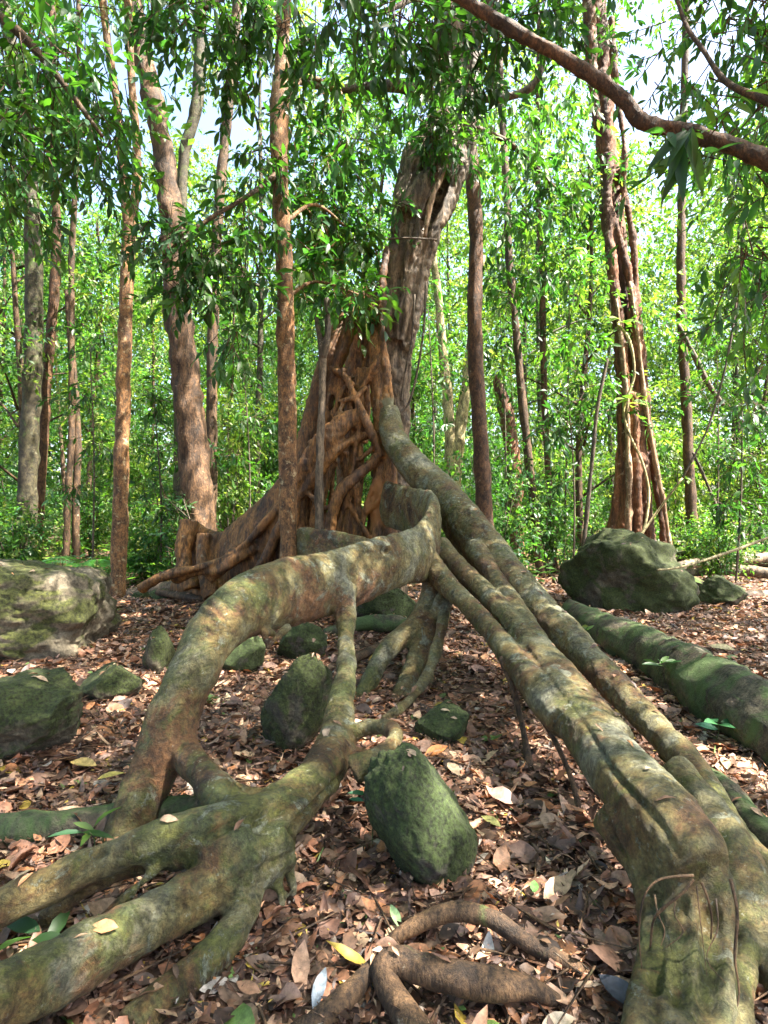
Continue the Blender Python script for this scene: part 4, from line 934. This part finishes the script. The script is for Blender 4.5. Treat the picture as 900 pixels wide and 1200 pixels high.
sapling('dark sapling in the gap left of the big mossy boulder', 672, 11, [(665, 480, .45, 18), (650, 500, .4, 14), (690, 450, .4, 12), (660, 560, .4, 12)], .17)
sapling('slim sapling with tiered dark leaves right of the second thin trunk', 660, 12.5, [(668, 370, .6, 20), (655, 310, .6, 18), (675, 240, .5, 14)], .16, GREENS)
sapling('dark leaved sapling near the right edge above the grey roots', 862, 10, [(870, 540, .5, 22), (850, 590, .45, 18), (880, 480, .5, 20), (890, 610, .4, 12)], .15)
sapling('sapling with drooping leaves right of the slim brown trunk', 838, 11.2, [(840, 400, .5, 16), (825, 460, .45, 14), (845, 520, .4, 12)], .15, GREENS)
sapling('green sapling seen between the fig trunk and the slim dark trunk', 508, 11.5, [(500, 440, .45, 14), (515, 380, .5, 14), (495, 330, .4, 10), (510, 500, .4, 10)], .15, GREENS)
sapling('dark sapling between the slim dark trunk and the snapped trunk', 592, 12.5, [(585, 400, .6, 20), (595, 350, .5, 14), (590, 540, .4, 12)], .16)

# vine leaves on the red trunk
def sprig(label, px, py, Y, n, leaf, pal, seed, updir=.2, name='climbing_vine', cat='vine', grp=None, stalk=None, width=.5):
    p = P(px, py, Y)
    if stalk: base = P(*stalk); 
    else: base = p + np.array([0, .15, -.2])
    e = empty(name, base, label, cat, grp)
    a = np.linspace(0, 2 * np.pi, n, endpoint=False) + rng.uniform(-.3, .3, n)
    d = np.stack([np.cos(a), np.sin(a) * .7, updir + rng.uniform(-.3, .3, n)], 1)
    pos = p + rng.normal(size=(n, 3)) * leaf * .15
    nn = unit(np.stack([rng.normal(size=n) * .3, -.5 + 0 * a, np.ones(n)], 1))
    V, fl, C = scatter_leaves(pos, unit(d), nn, leaf * rng.uniform(.8, 1.15, n), np.clip(pick(pal, n, .15), .01, .9), True, width, .25)
    link('leaves', mesh_np('leaves', V - base, fl, M['leaf'], smooth=False, col=C), e)
    m = (base + p) / 2 + np.array([.01, 0, .01])
    r = .0025 if Y < 5 else .008
    t = tube_w([[*base, r, r], [*m, r, r], [*p, r * .7, r * .7]], sub=5, N=6)
    plain('stem', [t], M['leafstem'], e, base)
    return e
M['leafstem'] = bark('green_stem', (.08, .12, .03), (.07, .08, .03), scale=20)
sprig('bright green vine leaves on the red trunk at mid height', 728, 374, 11.7, 5, .32, YGREENS * 1.3, 1)
sprig('bright green vine leaves lower down on the red trunk', 738, 474, 11.7, 6, .36, YGREENS * 1.3, 2)
sprig('star shaped seedling with narrow leaves beside the fallen log', 776, 776, 4.15, 7, .13, GREENS, 3, .3, 'seedling', 'seedling', None, (780, 800, 4.15), .24)
sprig('low blue green seedling in the shade under the fallen log', 842, 848, 3.35, 5, .11, DGREENS * np.array([1, 1.5, 2.4]), 4, .3, 'seedling', 'seedling', None, (838, 872, 3.35), .45)
sprig('small blue green seedling beside the egg shaped rock', 432, 934, 2.3, 5, .07, DGREENS * np.array([1, 1.6, 2.2]), 5, .2, 'seedling', 'seedling', None, (436, 990, 2.25), .3)
sprig('little seedling sprouting below the knot of the left root', 235, 1150, 1.8, 5, .09, GREENS * .8, 6, .3, 'seedling', 'seedling', None, (232, 1180, 1.75), .3)
sprig('single upright seedling in front of the long rear root', 500 + 185, 738, 4.6, 4, .09, YGREENS, 7, .6, 'seedling', 'seedling', None, (686, 765, 4.7), .35)
sprig('bright leafy seedling right of the big mossy boulder', 797, 678, 7.6, 9, .24, YGREENS, 8, .2, 'seedling', 'seedling', None, (795, 712, 7.6), .5)
sprig('grass like green leaves beside the left root behind the arch foot', 105, 975, 2.2, 5, .14, GREENS, 9, .1, 'seedling', 'seedling', None, (110, 1000, 2.2), .2)
sprig('dark seedling at the lower left corner under the big root', 45, 1100, 1.75, 4, .12, DGREENS, 10, .1, 'seedling', 'seedling', None, (50, 1125, 1.72), .35)

# lianas
def liana(label, rows, mat='liana', grp='hanging lianas'):
    v = px_tube(rows, sub=8, N=7, rough=.2); b = P(*rows[0][:3])
    o = link('liana', mesh_np('liana', v[0] - b, [v[1], v[2]], M[mat], col=np.zeros(3)), None, b); tag(o, label, 'liana', grp)
liana('thin liana hanging in a loop right of the fig trunk, outer strand', [(499, 330, 7.2, 1.4), (497, 380, 7.2, 1.3), (490, 430, 7.2, 1.3), (480, 470, 7.2, 1.3), (468, 488, 7.2, 1.2)])
liana('thin liana hanging right of the fig trunk, inner strand', [(486, 345, 7.3, 1.2), (482, 400, 7.3, 1.2), (474, 440, 7.3, 1.2), (470, 470, 7.3, 1.2)])
liana('dark leaning liana rising behind the big mossy boulder', [(683, 650, 10.5, 2.8), (688, 600, 10.5, 2.6), (694, 540, 10.5, 2.4), (700, 480, 10.5, 2.2), (712, 420, 10.5, 1.8)])
liana('long thin liana slanting through the shrubs at the right', [(800, 560, 9, 1.4), (830, 500, 9, 1.3), (850, 430, 9, 1.3), (862, 360, 9, 1.2), (872, 260, 9, 1.2)])
liana('black fallen stem leaning in the right shrubs', [(795, 380, 11.65, 2), (815, 420, 11.65, 3), (830, 450, 11.65, 3), (848, 475, 11.65, 2.4)])
liana('dry pale stick leaning over the right slope', [(905, 628, 7.0, 1.6), (860, 645, 6.9, 1.6), (800, 664, 6.8, 1.5), (770, 668, 6.8, 1.2)], 'cream')
liana('dry bent stem leaning in the shrubs below the slim right trunk', [(812, 530, 11, 1.6), (830, 570, 11, 1.8), (850, 620, 11, 2)])
liana('wiry liana crossing the leaning fig trunk', [(455, 280, 7.3, 1.1), (480, 279, 7.25, 1.3), (512, 281, 7.4, 1.2)])

# overhanging branch: a tree rooted right of the camera view
def overhang():
    b = np.array([3.6, 3.0, 0]); b[2] = th(3.6, 3.0)
    e = empty('forest_tree', b, 'dark crooked branch crossing the upper right corner, its tree outside the frame', 'tree')
    t1 = tube_w([[3.6, 3.0, -.1, .17, .17], [3.65, 3.0, 1.5, .14, .14], [3.6, 3.05, 2.6, .13, .13], [3.5, 3.1, 4.5, .12, .12], [3.3, 3.2, 7, .09, .09]], sub=10, N=16, rough=.15)
    plain('trunk', [t1], M['darkred'], e, b)
    pts = []
    for (px, py, Y, r) in [(1120, 300, 3.05, 17), (990, 235, 3.2, 16), (900, 188, 3.35, 15), (840, 165, 3.45, 14.5), (790, 152, 3.5, 13.5), (752, 142, 3.5, 13), (735, 122, 3.5, 12.5), (700, 93, 3.5, 11.5), (650, 62, 3.5, 11), (600, 35, 3.5, 10.5), (545, 0, 3.5, 10), (470, -50, 3.5, 8)]:
        pts.append((px, py, Y, r * .66))
    pts[0] = (1195, 300, 3.2, 18)
    plain('branch', [px_tube(pts, sub=10, N=20, rough=.26, lump=12)], M['darkred'], e, b)
    plain('branch', [px_tube([(1180, 200, 3.1, 8), (1000, 160, 3.3, 6), (890, 115, 3.6, 4), (850, 95, 3.8, 3.2), (825, 60, 4.0, 2.6), (800, 20, 4.2, 2.4), (780, -60, 4.4, 2)], sub=8, N=12, rough=.15)], M['darkred'], e, b)
    bl = [(*P(905, 130, 3.9), .42, .4, .28, 30), (*P(855, 130, 4.2), .35, .3, .18, 16), (*P(800, 175, 3.5), .10, .1, .06, 7), (*P(900, 265, 3.6), .22, .3, .3, 14), (*P(885, 350, 4.2), .25, .4, .4, 12), (*P(905, 420, 4.3), .25, .4, .3, 6),
          (*P(850, 50, 5.0), .7, .7, .4, 32), (*P(780, 50, 5.2), .4, .5, .3, 10), (*P(900, 0, 4.5), .5, .6, .5, 36), (*P(790, 130, 5.0), .4, .4, .15, 9)]
    crown_obj('crown', bl, e, b, bmat=M['darkred'], leaf=.12, pal=GREENS, per=8, droop=.8, twiglen=.28, width=.33, bend=.25)
    crown_obj('crown', [(3.2, 3.0, 6.5, 2.0, 2.0, 1.2, 160), (1.5, 2.2, 6.8, 1.8, 1.8, .9, 110)], e, b, bmat=M['darkred'], leaf=.16, pal=DGREENS, per=8, droop=.7, twiglen=.4, width=.28)
    n = 9                                                       # a whorl of big drooping leaves under the bough
    c0 = P(808, 150, 3.3)
    pos = c0 + rng.normal(size=(n, 3)) * np.array([.035, .04, .02]); d = np.stack([np.linspace(-1.1, .5, n), rng.uniform(-.5, .3, n), -rng.uniform(.7, 1.3, n)], 1)
    V, fl, C = scatter_leaves(pos, unit(d), unit(np.stack([rng.normal(size=n) * .4, -1 + 0 * d[:, 0], .4 + 0 * d[:, 0]], 1)), rng.uniform(.2, .40, n), pick(DGREENS * .8, n, .15), 2, .19, .25)
    link('leaves', mesh_np('leaves', V - b, fl, M['leaf'], smooth=True, col=C), e)
overhang()

# hanging leafy boughs at the top of the frame, each hung from a tree already built
def bough(label, main, blobs, pal=GREENS, leaf=.135, name='leafy_bough', width=.34, droop=.8):
    b = P(*main[0][:3]); e = empty(name, b, label, 'bough')
    plain('stem', [px_tube(main, sub=8, N=8, rough=.15)], M['brown'], e, b)
    bl = [(*P(px, py, Y), r, r, r * q, nt) for (px, py, Y, r, q, nt) in blobs]
    crown_obj('crown', bl, e, b, leaf=leaf, pal=pal, per=8, droop=droop, twiglen=.3, width=width, bend=.22)
bough('dark leafy bough filling the top left corner', [(-130, -60, 5, 8), (0, 20, 5, 6), (60, 80, 5, 4), (120, 160, 5, 2)],
      [(20, 60, 5.0, .65, .6, 55), (60, 150, 5.2, .7, .6, 60), (-20, 170, 5.0, .6, .7, 45), (100, 60, 5.5, .5, .6, 34), (110, 200, 5.8, .5, .5, 34), (20, 250, 5.6, .5, .4, 24), (130, 130, 5.8, .35, .6, 20)], GREENS, .13)
bough('thick cluster of long dark leaves hanging over the tan leaning trunk', [(330, 200, 6.4, 4), (290, 230, 6.0, 3), (240, 260, 5.7, 2.5), (190, 300, 5.5, 1.5)],
      [(205, 285, 5.6, .42, .6, 34), (250, 300, 5.8, .45, .6, 38), (290, 330, 6.0, .35, .8, 26), (220, 340, 5.7, .28, .6, 18), (285, 260, 6.0, .4, .6, 26), (270, 400, 6.2, .25, .8, 12), (300, 200, 6.3, .35, .8, 22)], DGREENS * 1.15)
bough('dark drooping leaves along the top edge left of centre', [(334, -60, 6.4, 4), (290, -20, 5.6, 3), (240, 10, 5.0, 2)],
      [(230, 0, 4.9, .4, .5, 30), (290, 20, 5.2, .4, .5, 32), (350, 30, 5.3, .35, .6, 24), (270, 90, 5.6, .3, .7, 16), (190, 20, 5.2, .3, .7, 18), (360, 90, 5.8, .3, .7, 14)], DGREENS)
bough('dark drooping leaves hanging over the leaning fig top', [(545, -60, 7.6, 5), (510, -20, 6.2, 4), (460, 10, 5.2, 3), (420, 20, 4.8, 2)],
      [(410, 0, 4.6, .35, .5, 26), (460, 20, 4.8, .38, .5, 30), (510, 30, 5.2, .38, .6, 30), (560, 40, 5.5, .4, .6, 30), (510, 90, 5.8, .3, .8, 18), (560, 100, 5.8, .3, .9, 18), (610, 20, 5.4, .35, .6, 24), (650, 10, 5.6, .3, .8, 20), (440, 70, 5.4, .22, .8, 9)], DGREENS * 1.1)
bough('mid green leaves screening the gap right of the slim dark trunk', [(556, 150, 9, 4), (600, 170, 9.2, 3), (650, 220, 9.6, 2)],
      [(600, 150, 9, .8, .7, 50), (640, 220, 9.8, .9, .9, 60), (610, 260, 9.6, .7, .9, 44), (660, 320, 10.2, .7, .8, 40), (660, 120, 10, .7, .7, 34), (590, 330, 10, .5, .8, 22), (670, 400, 10.5, .5, .7, 20)], GREENS, .17)
bough('green leaves hanging around the top of the leaning fig', [(530, 120, 7.9, 4), (515, 160, 7.6, 3), (512, 200, 7.4, 2)],
      [(517, 150, 7.4, .32, 1.1, 34), (505, 165, 7.3, .2, 1, 14), (545, 150, 7.4, .25, 1.2, 18), (530, 110, 7.5, .4, .8, 34), (500, 120, 7.6, .25, .8, 10), (466, 245, 7.2, .12, 1.2, 5), (560, 190, 8.2, .3, 1, 12)], GREENS, .13)
bough('dark big leaves spilling in from the right edge', [(1000, 280, 6.4, 4), (930, 320, 6.3, 3), (880, 360, 6.2, 2)],
      [(895, 330, 6.2, .45, .7, 24), (905, 400, 6.3, .35, .8, 10), (870, 300, 6.5, .35, .5, 16), (905, 470, 6.6, .3, .7, 8), (860, 210, 6.4, .4, .5, 18)], GREENS, .15)

# ------------------------------------------------------------------ wood behind, built from a few patterns and copied
def copy_tree(root):
    r = root.copy(); COL.objects.link(r)
    for ch in list(root.children):
        c = ch.copy(); COL.objects.link(c); c.parent = r
        c.matrix_parent_inverse = ch.matrix_parent_inverse.copy()
    return r

def proto_tree(seed, H, cr, base, pal, bmat, leaf=.15, twigs=950):
    e = empty('forest_tree', (0, 0, 0))
    lean = random.uniform(-.6, .6)
    r0 = .05 + H * .0035
    pts = [[lean * t * t + .1 * math.sin(t * 7 + seed), .1 * math.cos(t * 5 + seed), H * t - .15, r0 * (1 - .75 * t), r0 * (1 - .75 * t)] for t in np.linspace(0, .95, 8)]
    bl, br = [], []
    n = 15
    for i in range(n):
        z = base + (H - base) * ((i + .5) / n) + random.uniform(-.4, .4)
        a = i * 2.4 + random.uniform(-.5, .5); t = z / H
        rad = cr * math.sin(math.pi * min(1, .25 + .75 * (z - base) / (H - base))) * random.uniform(.4, 1)
        x, y = lean * t * t + rad * math.cos(a), rad * math.sin(a)
        rr_ = random.uniform(.55, 1.0) * cr * .5
        bl.append((x, y, z, rr_, rr_, rr_ * .6, twigs // n))
        br.append(tube_w([[lean * t * t, 0, z - .8, r0 * .35, r0 * .35], [x * .5, y * .5, z - .3, r0 * .22, r0 * .22], [x, y, z, r0 * .08, r0 * .08]], sub=3, N=6))
    plain('trunk', [tube_w(pts, sub=5, N=10, rough=.15, seed=seed)] + br, M[bmat], e)
    crown_obj('crown', bl, e, mat=M['leaf_far'], leaf=leaf, pal=pal, rich=False, width=.46, per=9, droop=.45, twiglen=.55, twigs=False)
    return e
protos = [proto_tree(1, 13, 2.6, 4.0, GREENS, 'brown'), proto_tree(2, 17, 3.2, 6.0, YGREENS, 'grey', .16), proto_tree(3, 10, 2.2, 2.5, np.vstack([GREENS, YGREENS]), 'brown', .13),
          proto_tree(4, 20, 3.6, 8.0, np.vstack([GREENS, DGREENS]), 'grey', .17, 1000)]
def proto_shrub(seed, H, cr, pal, leaf=.10, twigs=340):
    e = empty('understory_shrub', (0, 0, 0))
    tubes, bl = [], []
    for i in range(5):
        a = i * 1.3 + seed; L = H * random.uniform(.6, 1)
        x, y = cr * .7 * math.cos(a) * random.uniform(.2, 1), cr * .7 * math.sin(a) * random.uniform(.2, 1)
        tubes.append(tube_w([[0, 0, -.1, .022, .022], [x * .5, y * .5, L * .5, .015, .015], [x, y, L, .006, .006]], sub=4, N=6))
        bl.append((x, y, L * .9, cr * .5, cr * .5, H * .16, twigs // 10)); bl.append((x * .7, y * .7, L * .5, cr * .5, cr * .5, H * .2, twigs // 10))
    plain('stem', tubes, M['liana'], e)
    crown_obj('crown', bl, e, mat=M['leaf_far'], leaf=leaf, pal=pal, rich=False, width=.46, per=9, droop=.35, twiglen=.35, twigs=False)
    return e
shrubs = [proto_shrub(1, 2.2, .9, GREENS), proto_shrub(2, 3.4, 1.1, YGREENS, .11, 420), proto_shrub(3, 1.3, .8, np.vstack([GREENS, YGREENS]), .09, 300), proto_shrub(4, 4.6, 1.3, np.vstack([GREENS, DGREENS]), .11, 500)]
TL = ['slender brown trunked tree in the sunlit wood behind the fig', 'tall grey trunked tree with yellow green leaves in the wood behind', 'young tree with low green crown in the wood behind', 'tallest kind of tree in the wood behind, dark leaves high on a bare trunk']
SL = ['leafy green understory shrub in the wood behind the fig', 'tall yellow green understory shrub in the wood behind the fig', 'low bushy green shrub on the floor of the wood behind', 'tall dark leaved sapling in the wood behind the fig']
def place(protolist, labels, spots, group, cat):
    used = set()
    for (x, y, k, s) in spots:
        src = protolist[k]
        o = src if k not in used else copy_tree(src)
        used.add(k)
        o.location = (x, y, th(x, y)); o.rotation_euler = (0, 0, random.uniform(0, 6.28)); o.scale = (s, s, s * random.uniform(.9, 1.1))
        tag(o, labels[k], cat, group[k])
def px_spots(lst): return [((px - 450) / F * Y, Y, k, s) for (px, Y, k, s) in lst]
spots = []
rs = random.Random(4)
for row, (Y, n) in enumerate([(15, 7), (19, 10), (24, 13), (30, 15), (37, 18)]):
    W = Y * .75 + 2
    for i in range(n):
        x = -W + 2 * W * (i + .5) / n + rs.uniform(-.8, .8); y = Y + rs.uniform(-1.6, 1.6)
        px = 450 + x / y * F
        if y < 21 and 690 < px < 880 and rs.random() < .8: continue          # the gap with open sky on the right
        if y < 26 and 720 < px < 850 and rs.random() < .5: continue
        spots.append((x, y, rs.choice([1, 1, 2, 2] if px > 590 else [0, 1, 2, 3, 2] if y < 26 else [0, 1, 3, 2]), rs.uniform(.85, 1.15)))
place(protos, TL, spots, ['slender trees in the wood behind', 'grey trunked trees in the wood behind', 'young trees in the wood behind', 'tallest trees in the wood behind'], 'tree')
for (x, y, k, sc) in [(3.4, .4, 0, 1), (5.2, 3.4, 3, .9), (6.6, 5.4, 0, 1.05), (8.6, 6.6, 1, .9), (2.6, -2.2, 0, 1), (5.6, -1.4, 1, 1), (-.6, -3, 3, .9), (-3, -1, 0, 1),
                      (-4.4, 3.6, 1, .9), (-6.4, 6.2, 0, 1.1), (-3.4, -4, 1, 1), (-7, 1, 3, .9), (9.8, 3.2, 3, 1.0), (-8.6, 8.4, 1, 1)]:  # extra trees added outside the view to shade the foreground
    o = copy_tree(protos[k]); o.location = (x, y, th(x, y)); o.scale = (sc, sc, sc); o.rotation_euler = (0, 0, rs.uniform(0, 6.28))
    tag(o, 'tree added beside or behind the viewpoint so its crown shades the roots', 'tree', 'added shade trees around the viewpoint')
spots = []
for row, (Y, n) in enumerate([(10.8, 9), (13.2, 13), (16, 16), (20, 19), (26, 20), (33, 20)]):
    W = Y * .75 + 1.5
    for i in range(n):
        x = -W + 2 * W * (i + .5) / n + rs.uniform(-.6, .6); y = Y + rs.uniform(-.9, .9)
        px = 450 + x / y * F
        if y < 12.3 and 655 < px < 800: continue
        k = rs.choice([0, 2, 2, 1]) if y < 15 else rs.choice([0, 1, 3, 3])
        if 650 < px < 900 and y < 14: k = 2
        elif px > 590 and k == 3: k = 1
        spots.append((x, y, k, rs.uniform(.8, 1.15)))
place(shrubs, SL, spots, ['green shrubs behind', 'yellow green shrubs behind', 'low shrubs behind', 'dark saplings behind'], 'shrub')

# ferns / undergrowth
def undergrowth():
    n = 5200
    y = 9.6 + rng.uniform(0, 1, n) ** .8 * 24; x = rng.uniform(-1, 1, n) * (y * .78 + 1)
    px = 450 + x / y * F
    keep = ~((y < 13) & (px > 640)) & ~((y < 9.8) & (px < 300))
    x, y = x[keep], y[keep]; n = len(x)
    z = terrain(x, y)
    Ps, Ds, Ns, Ss, Cs = [], [], [], [], []
    base = pick(np.vstack([GREENS, YGREENS]), n, .2) * 1.05
    for k in range(8):
        a = rng.uniform(0, 6.28, n); L = rng.uniform(.15, .5, n)
        Ps.append(np.stack([x + rng.normal(size=n) * .1, y + rng.normal(size=n) * .1, z + rng.uniform(.05, .45, n)], 1))
        Ds.append(np.stack([np.cos(a), np.sin(a), rng.uniform(-.3, .5, n)], 1)); Ns.append(unit(np.stack([rng.normal(size=n) * .3, rng.normal(size=n) * .3, np.ones(n)], 1)))
        Ss.append(rng.uniform(.12, .28, n)); Cs.append(base * (1 + .15 * rng.normal(size=(n, 1))))
    V, fl, C = scatter_leaves(np.vstack(Ps), np.vstack(Ds), np.vstack(Ns), np.concatenate(Ss), np.clip(np.vstack(Cs), .01, .9), False, .32)
    tag(link('undergrowth', mesh_np('undergrowth', V, fl, M['leaf_far'], smooth=False, col=C)), 'low green undergrowth covering the floor of the wood', 'undergrowth', kind='stuff')
undergrowth()

def fern(label, px, Y, s):
    x = (px - 450) / F * Y; z = th(x, Y)
    e = empty('fern', (x, Y, z), label, 'fern')
    Ps, Ds, Ns, Ss, Cs, tb = [], [], [], [], [], []
    nf = 11
    for i in range(nf):
        a = i * 6.283 / nf + random.uniform(-.2, .2); L = s * random.uniform(.8, 1.1)
        t = np.linspace(.12, 1, 22)
        hx = L * t * .9; hz = L * (1.55 * t - 1.25 * t * t)
        c = np.stack([hx * math.cos(a), hx * math.sin(a), hz], 1)
        side = np.array([-math.sin(a), math.cos(a), 0]); f = np.array([math.cos(a), math.sin(a), 0])
        for sg in (1, -1):
            Ps.append(c); Ds.append(np.tile(side * sg + f * .35 + np.array([0, 0, -.15]), (22, 1))); Ns.append(np.tile([0, 0, 1.], (22, 1)))
            Ss.append(L * .24 * np.sin(np.pi * (.12 + .86 * (1 - t) ** .7)) + .01); Cs.append(np.tile(np.array([.045, .12, .05]) * random.uniform(.8, 1.3), (22, 1)))
        tb.append(tube_w([[*c[0] * .1, .006, .006], [*c[10], .004, .004], [*c[-1], .002, .002]], sub=4, N=5))
    V, fl, C = scatter_leaves(np.vstack(Ps), np.vstack(Ds), np.vstack(Ns), np.concatenate(Ss), np.vstack(Cs), False, .15)
    link('fronds', mesh_np('fronds', V, fl, M['leaf'], smooth=False, col=C), e); plain('stem', tb, M['leafstem'], e)
fern('fern with arching fronds behind the path, left of the forked tree', 112, 10.2, 1.0)
fern('fern with arching fronds just right of the forked tree base', 178, 10.4, .8)
fern('fern in front of the far left trunks behind the boulder', 5, 9.6, 1.0)
fern('fern between the forked tree and the tan leaning trunk', 205, 11.2, .9)
fern('fern at the far right edge beyond the grey roots', 880, 13.5, .9)

def treeline():
    n = 46000
    a = rng.uniform(-1.15, 1.15, n); r = rng.uniform(38, 50, n)
    x, y = r * np.sin(a), r * np.cos(a)
    hmax = 20 + 5 * vnoise(np.stack([a * 7, a * 0, a * 0], 1), 3)
    z = rng.uniform(0, 1, n) ** 1.25 * hmax
    clump = vnoise(np.stack([a * 40, z * .5, r * .2], 1), 44)
    keep = clump > -.45
    x, y, z = x[keep], y[keep], z[keep] + 1; n = len(x)
    Ps, Ds, Ns, Ss, Cs = [], [], [], [], []
    base = pick(np.vstack([GREENS, YGREENS]), n, .2)
    for k in range(3):
        Ps.append(np.stack([x, y, z], 1) + rng.normal(size=(n, 3)) * .5)
        Ds.append(unit(rng.normal(size=(n, 3)) + np.array([0, 0, -.4]))); Ns.append(unit(rng.normal(size=(n, 3)) * .6 + np.array([0, 0, 1])))
        Ss.append(rng.uniform(.35, .6, n)); Cs.append(base)
    V, fl, C = scatter_leaves(np.vstack(Ps), np.vstack(Ds), np.vstack(Ns), np.concatenate(Ss), np.clip(np.vstack(Cs), .01, .9), False, .5)
    tag(link('far_wood', mesh_np('far_wood', V, fl, M['leaf_far'], smooth=False, col=C)), 'far off green wood closing the view', 'wood', kind='stuff')
treeline()

# ------------------------------------------------------------------ single leaves that stand out in the litter
def single(label, px, py, ang, size, col, up=.05, width=.36, lift=.05, bend=.1, nz=(0, -.35, 1)):
    Y = 1.3 * F / (py - 600) ; Y *= .98
    x = (px - 450) / F * Y
    p = np.array([x, Y, th(x, Y) + lift])
    d = np.array([[math.cos(ang), math.sin(ang), up]])
    V, fl, C = scatter_leaves(np.zeros((1, 3)) - d * size * .5, d, unit(np.array([nz], float)), size, np.array([col]), 2, width, bend, 1.5)
    o = link('fallen_leaf', mesh_np('fallen_leaf', V, fl, M['litter'], smooth=True, col=C), None, p); tag(o, label, 'leaf')
single('pale grey leaf standing on end at the bottom centre', 573, 1085, 1.2, .13, (.55, .52, .46), 1.6, .34, .06, 0, (0, -1, .3))
single('narrow pale green leaf lying left of the bottom centre', 463, 1062, 1.9, .10, (.26, .38, .18), .3, .3)
single('blue grey dead leaf at the bottom left of centre', 375, 1140, 1.4, .13, (.26, .30, .34), .3, .28)
single('yellow green leaf right of the egg shaped rock', 575, 955, 2.4, .10, (.38, .36, .12), .2, .4)
single('fresh green small leaf in the middle of the litter', 626, 1032, 1.3, .05, (.10, .30, .05), .4, .6)
single('pale tan leaf near the egg shaped rock', 531, 905, 1.9, .13, (.45, .33, .22), .2, .42)
single('broad orange leaf resting against the egg shaped rock', 512, 885, .3, .14, (.40, .16, .05), .4, .5)
single('large curled tan leaf near the long front root', 655, 1035, .5, .14, (.36, .24, .14), .3, .5)
single('pale cream leaf at the lower right centre', 655, 1178, .2, .10, (.48, .38, .26), .1, .4)
single('dark blue black leaf at the bottom right of centre', 725, 1150, 2.2, .13, (.03, .035, .05), .2, .5)
single('yellow leaf lying in front of the sunlit left rock', 97, 905, 2.9, .16, (.42, .30, .10), .1, .36)
single('long yellow leaf by the left path edge', 130, 915, .6, .12, (.44, .36, .08), .1, .3)
single('pale leaf lying right of the log at the right edge', 845, 770, 2.4, .22, (.55, .45, .25), .1, .5)
single('cream leaf in the litter under the fallen log', 850, 893, 1.2, .11, (.46, .36, .22), .3, .45)

# ------------------------------------------------------------------ sky, sun, camera
w = bpy.data.worlds.new('World'); S.world = w; w.use_nodes = True
nt = w.node_tree; nt.nodes.clear()
sky = nt.nodes.new('ShaderNodeTexSky'); sky.sky_type = 'NISHITA'; sky.sun_disc = False
tosun = Vector((.62, -.18, 1.0)).normalized()
el = math.asin(tosun.z); az = math.atan2(tosun.x, tosun.y)
sky.sun_elevation = el; sky.sun_rotation = az
sky.air_density = 1.0; sky.dust_density = 4.0; sky.ozone_density = 1.0
bg = nt.nodes.new('ShaderNodeBackground'); bg.inputs[1].default_value = .10
out = nt.nodes.new('ShaderNodeOutputWorld')
nt.links.new(sky.outputs[0], bg.inputs[0]); nt.links.new(bg.outputs[0], out.inputs[0])
sl = bpy.data.lights.new('sun', 'SUN'); sl.energy = 5.0; sl.angle = R(.53); sl.color = (1, .93, .82)
so = bpy.data.objects.new('sun', sl); COL.objects.link(so)
so.rotation_euler = (-tosun).to_track_quat('-Z', 'Y').to_euler(); so.location = (0, 0, 30)

cd = bpy.data.cameras.new('camera'); cam = bpy.data.objects.new('camera', cd); COL.objects.link(cam)
cam.location = (0, 0, CAMH); cam.rotation_euler = (R(90), 0, 0)
cd.sensor_fit = 'VERTICAL'; cd.sensor_height = 24; cd.sensor_width = 24; cd.lens = 24 * F / 1200
cd.clip_start = .05; cd.clip_end = 600
S.camera = cam
vs = S.view_settings
vs.view_transform = 'Standard'; vs.look = 'None'; vs.gamma = 1; vs.exposure = 2.9; vs.use_curve_mapping = False
cy = S.cycles
cy.max_bounces = 6; cy.diffuse_bounces = 4; cy.glossy_bounces = 2; cy.transmission_bounces = 4; cy.transparent_max_bounces = 4
cy.caustics_reflective = False; cy.caustics_refractive = False
cy.use_denoising = True
cy.use_adaptive_sampling = True; cy.adaptive_threshold = .015
cy.sample_clamp_indirect = 8
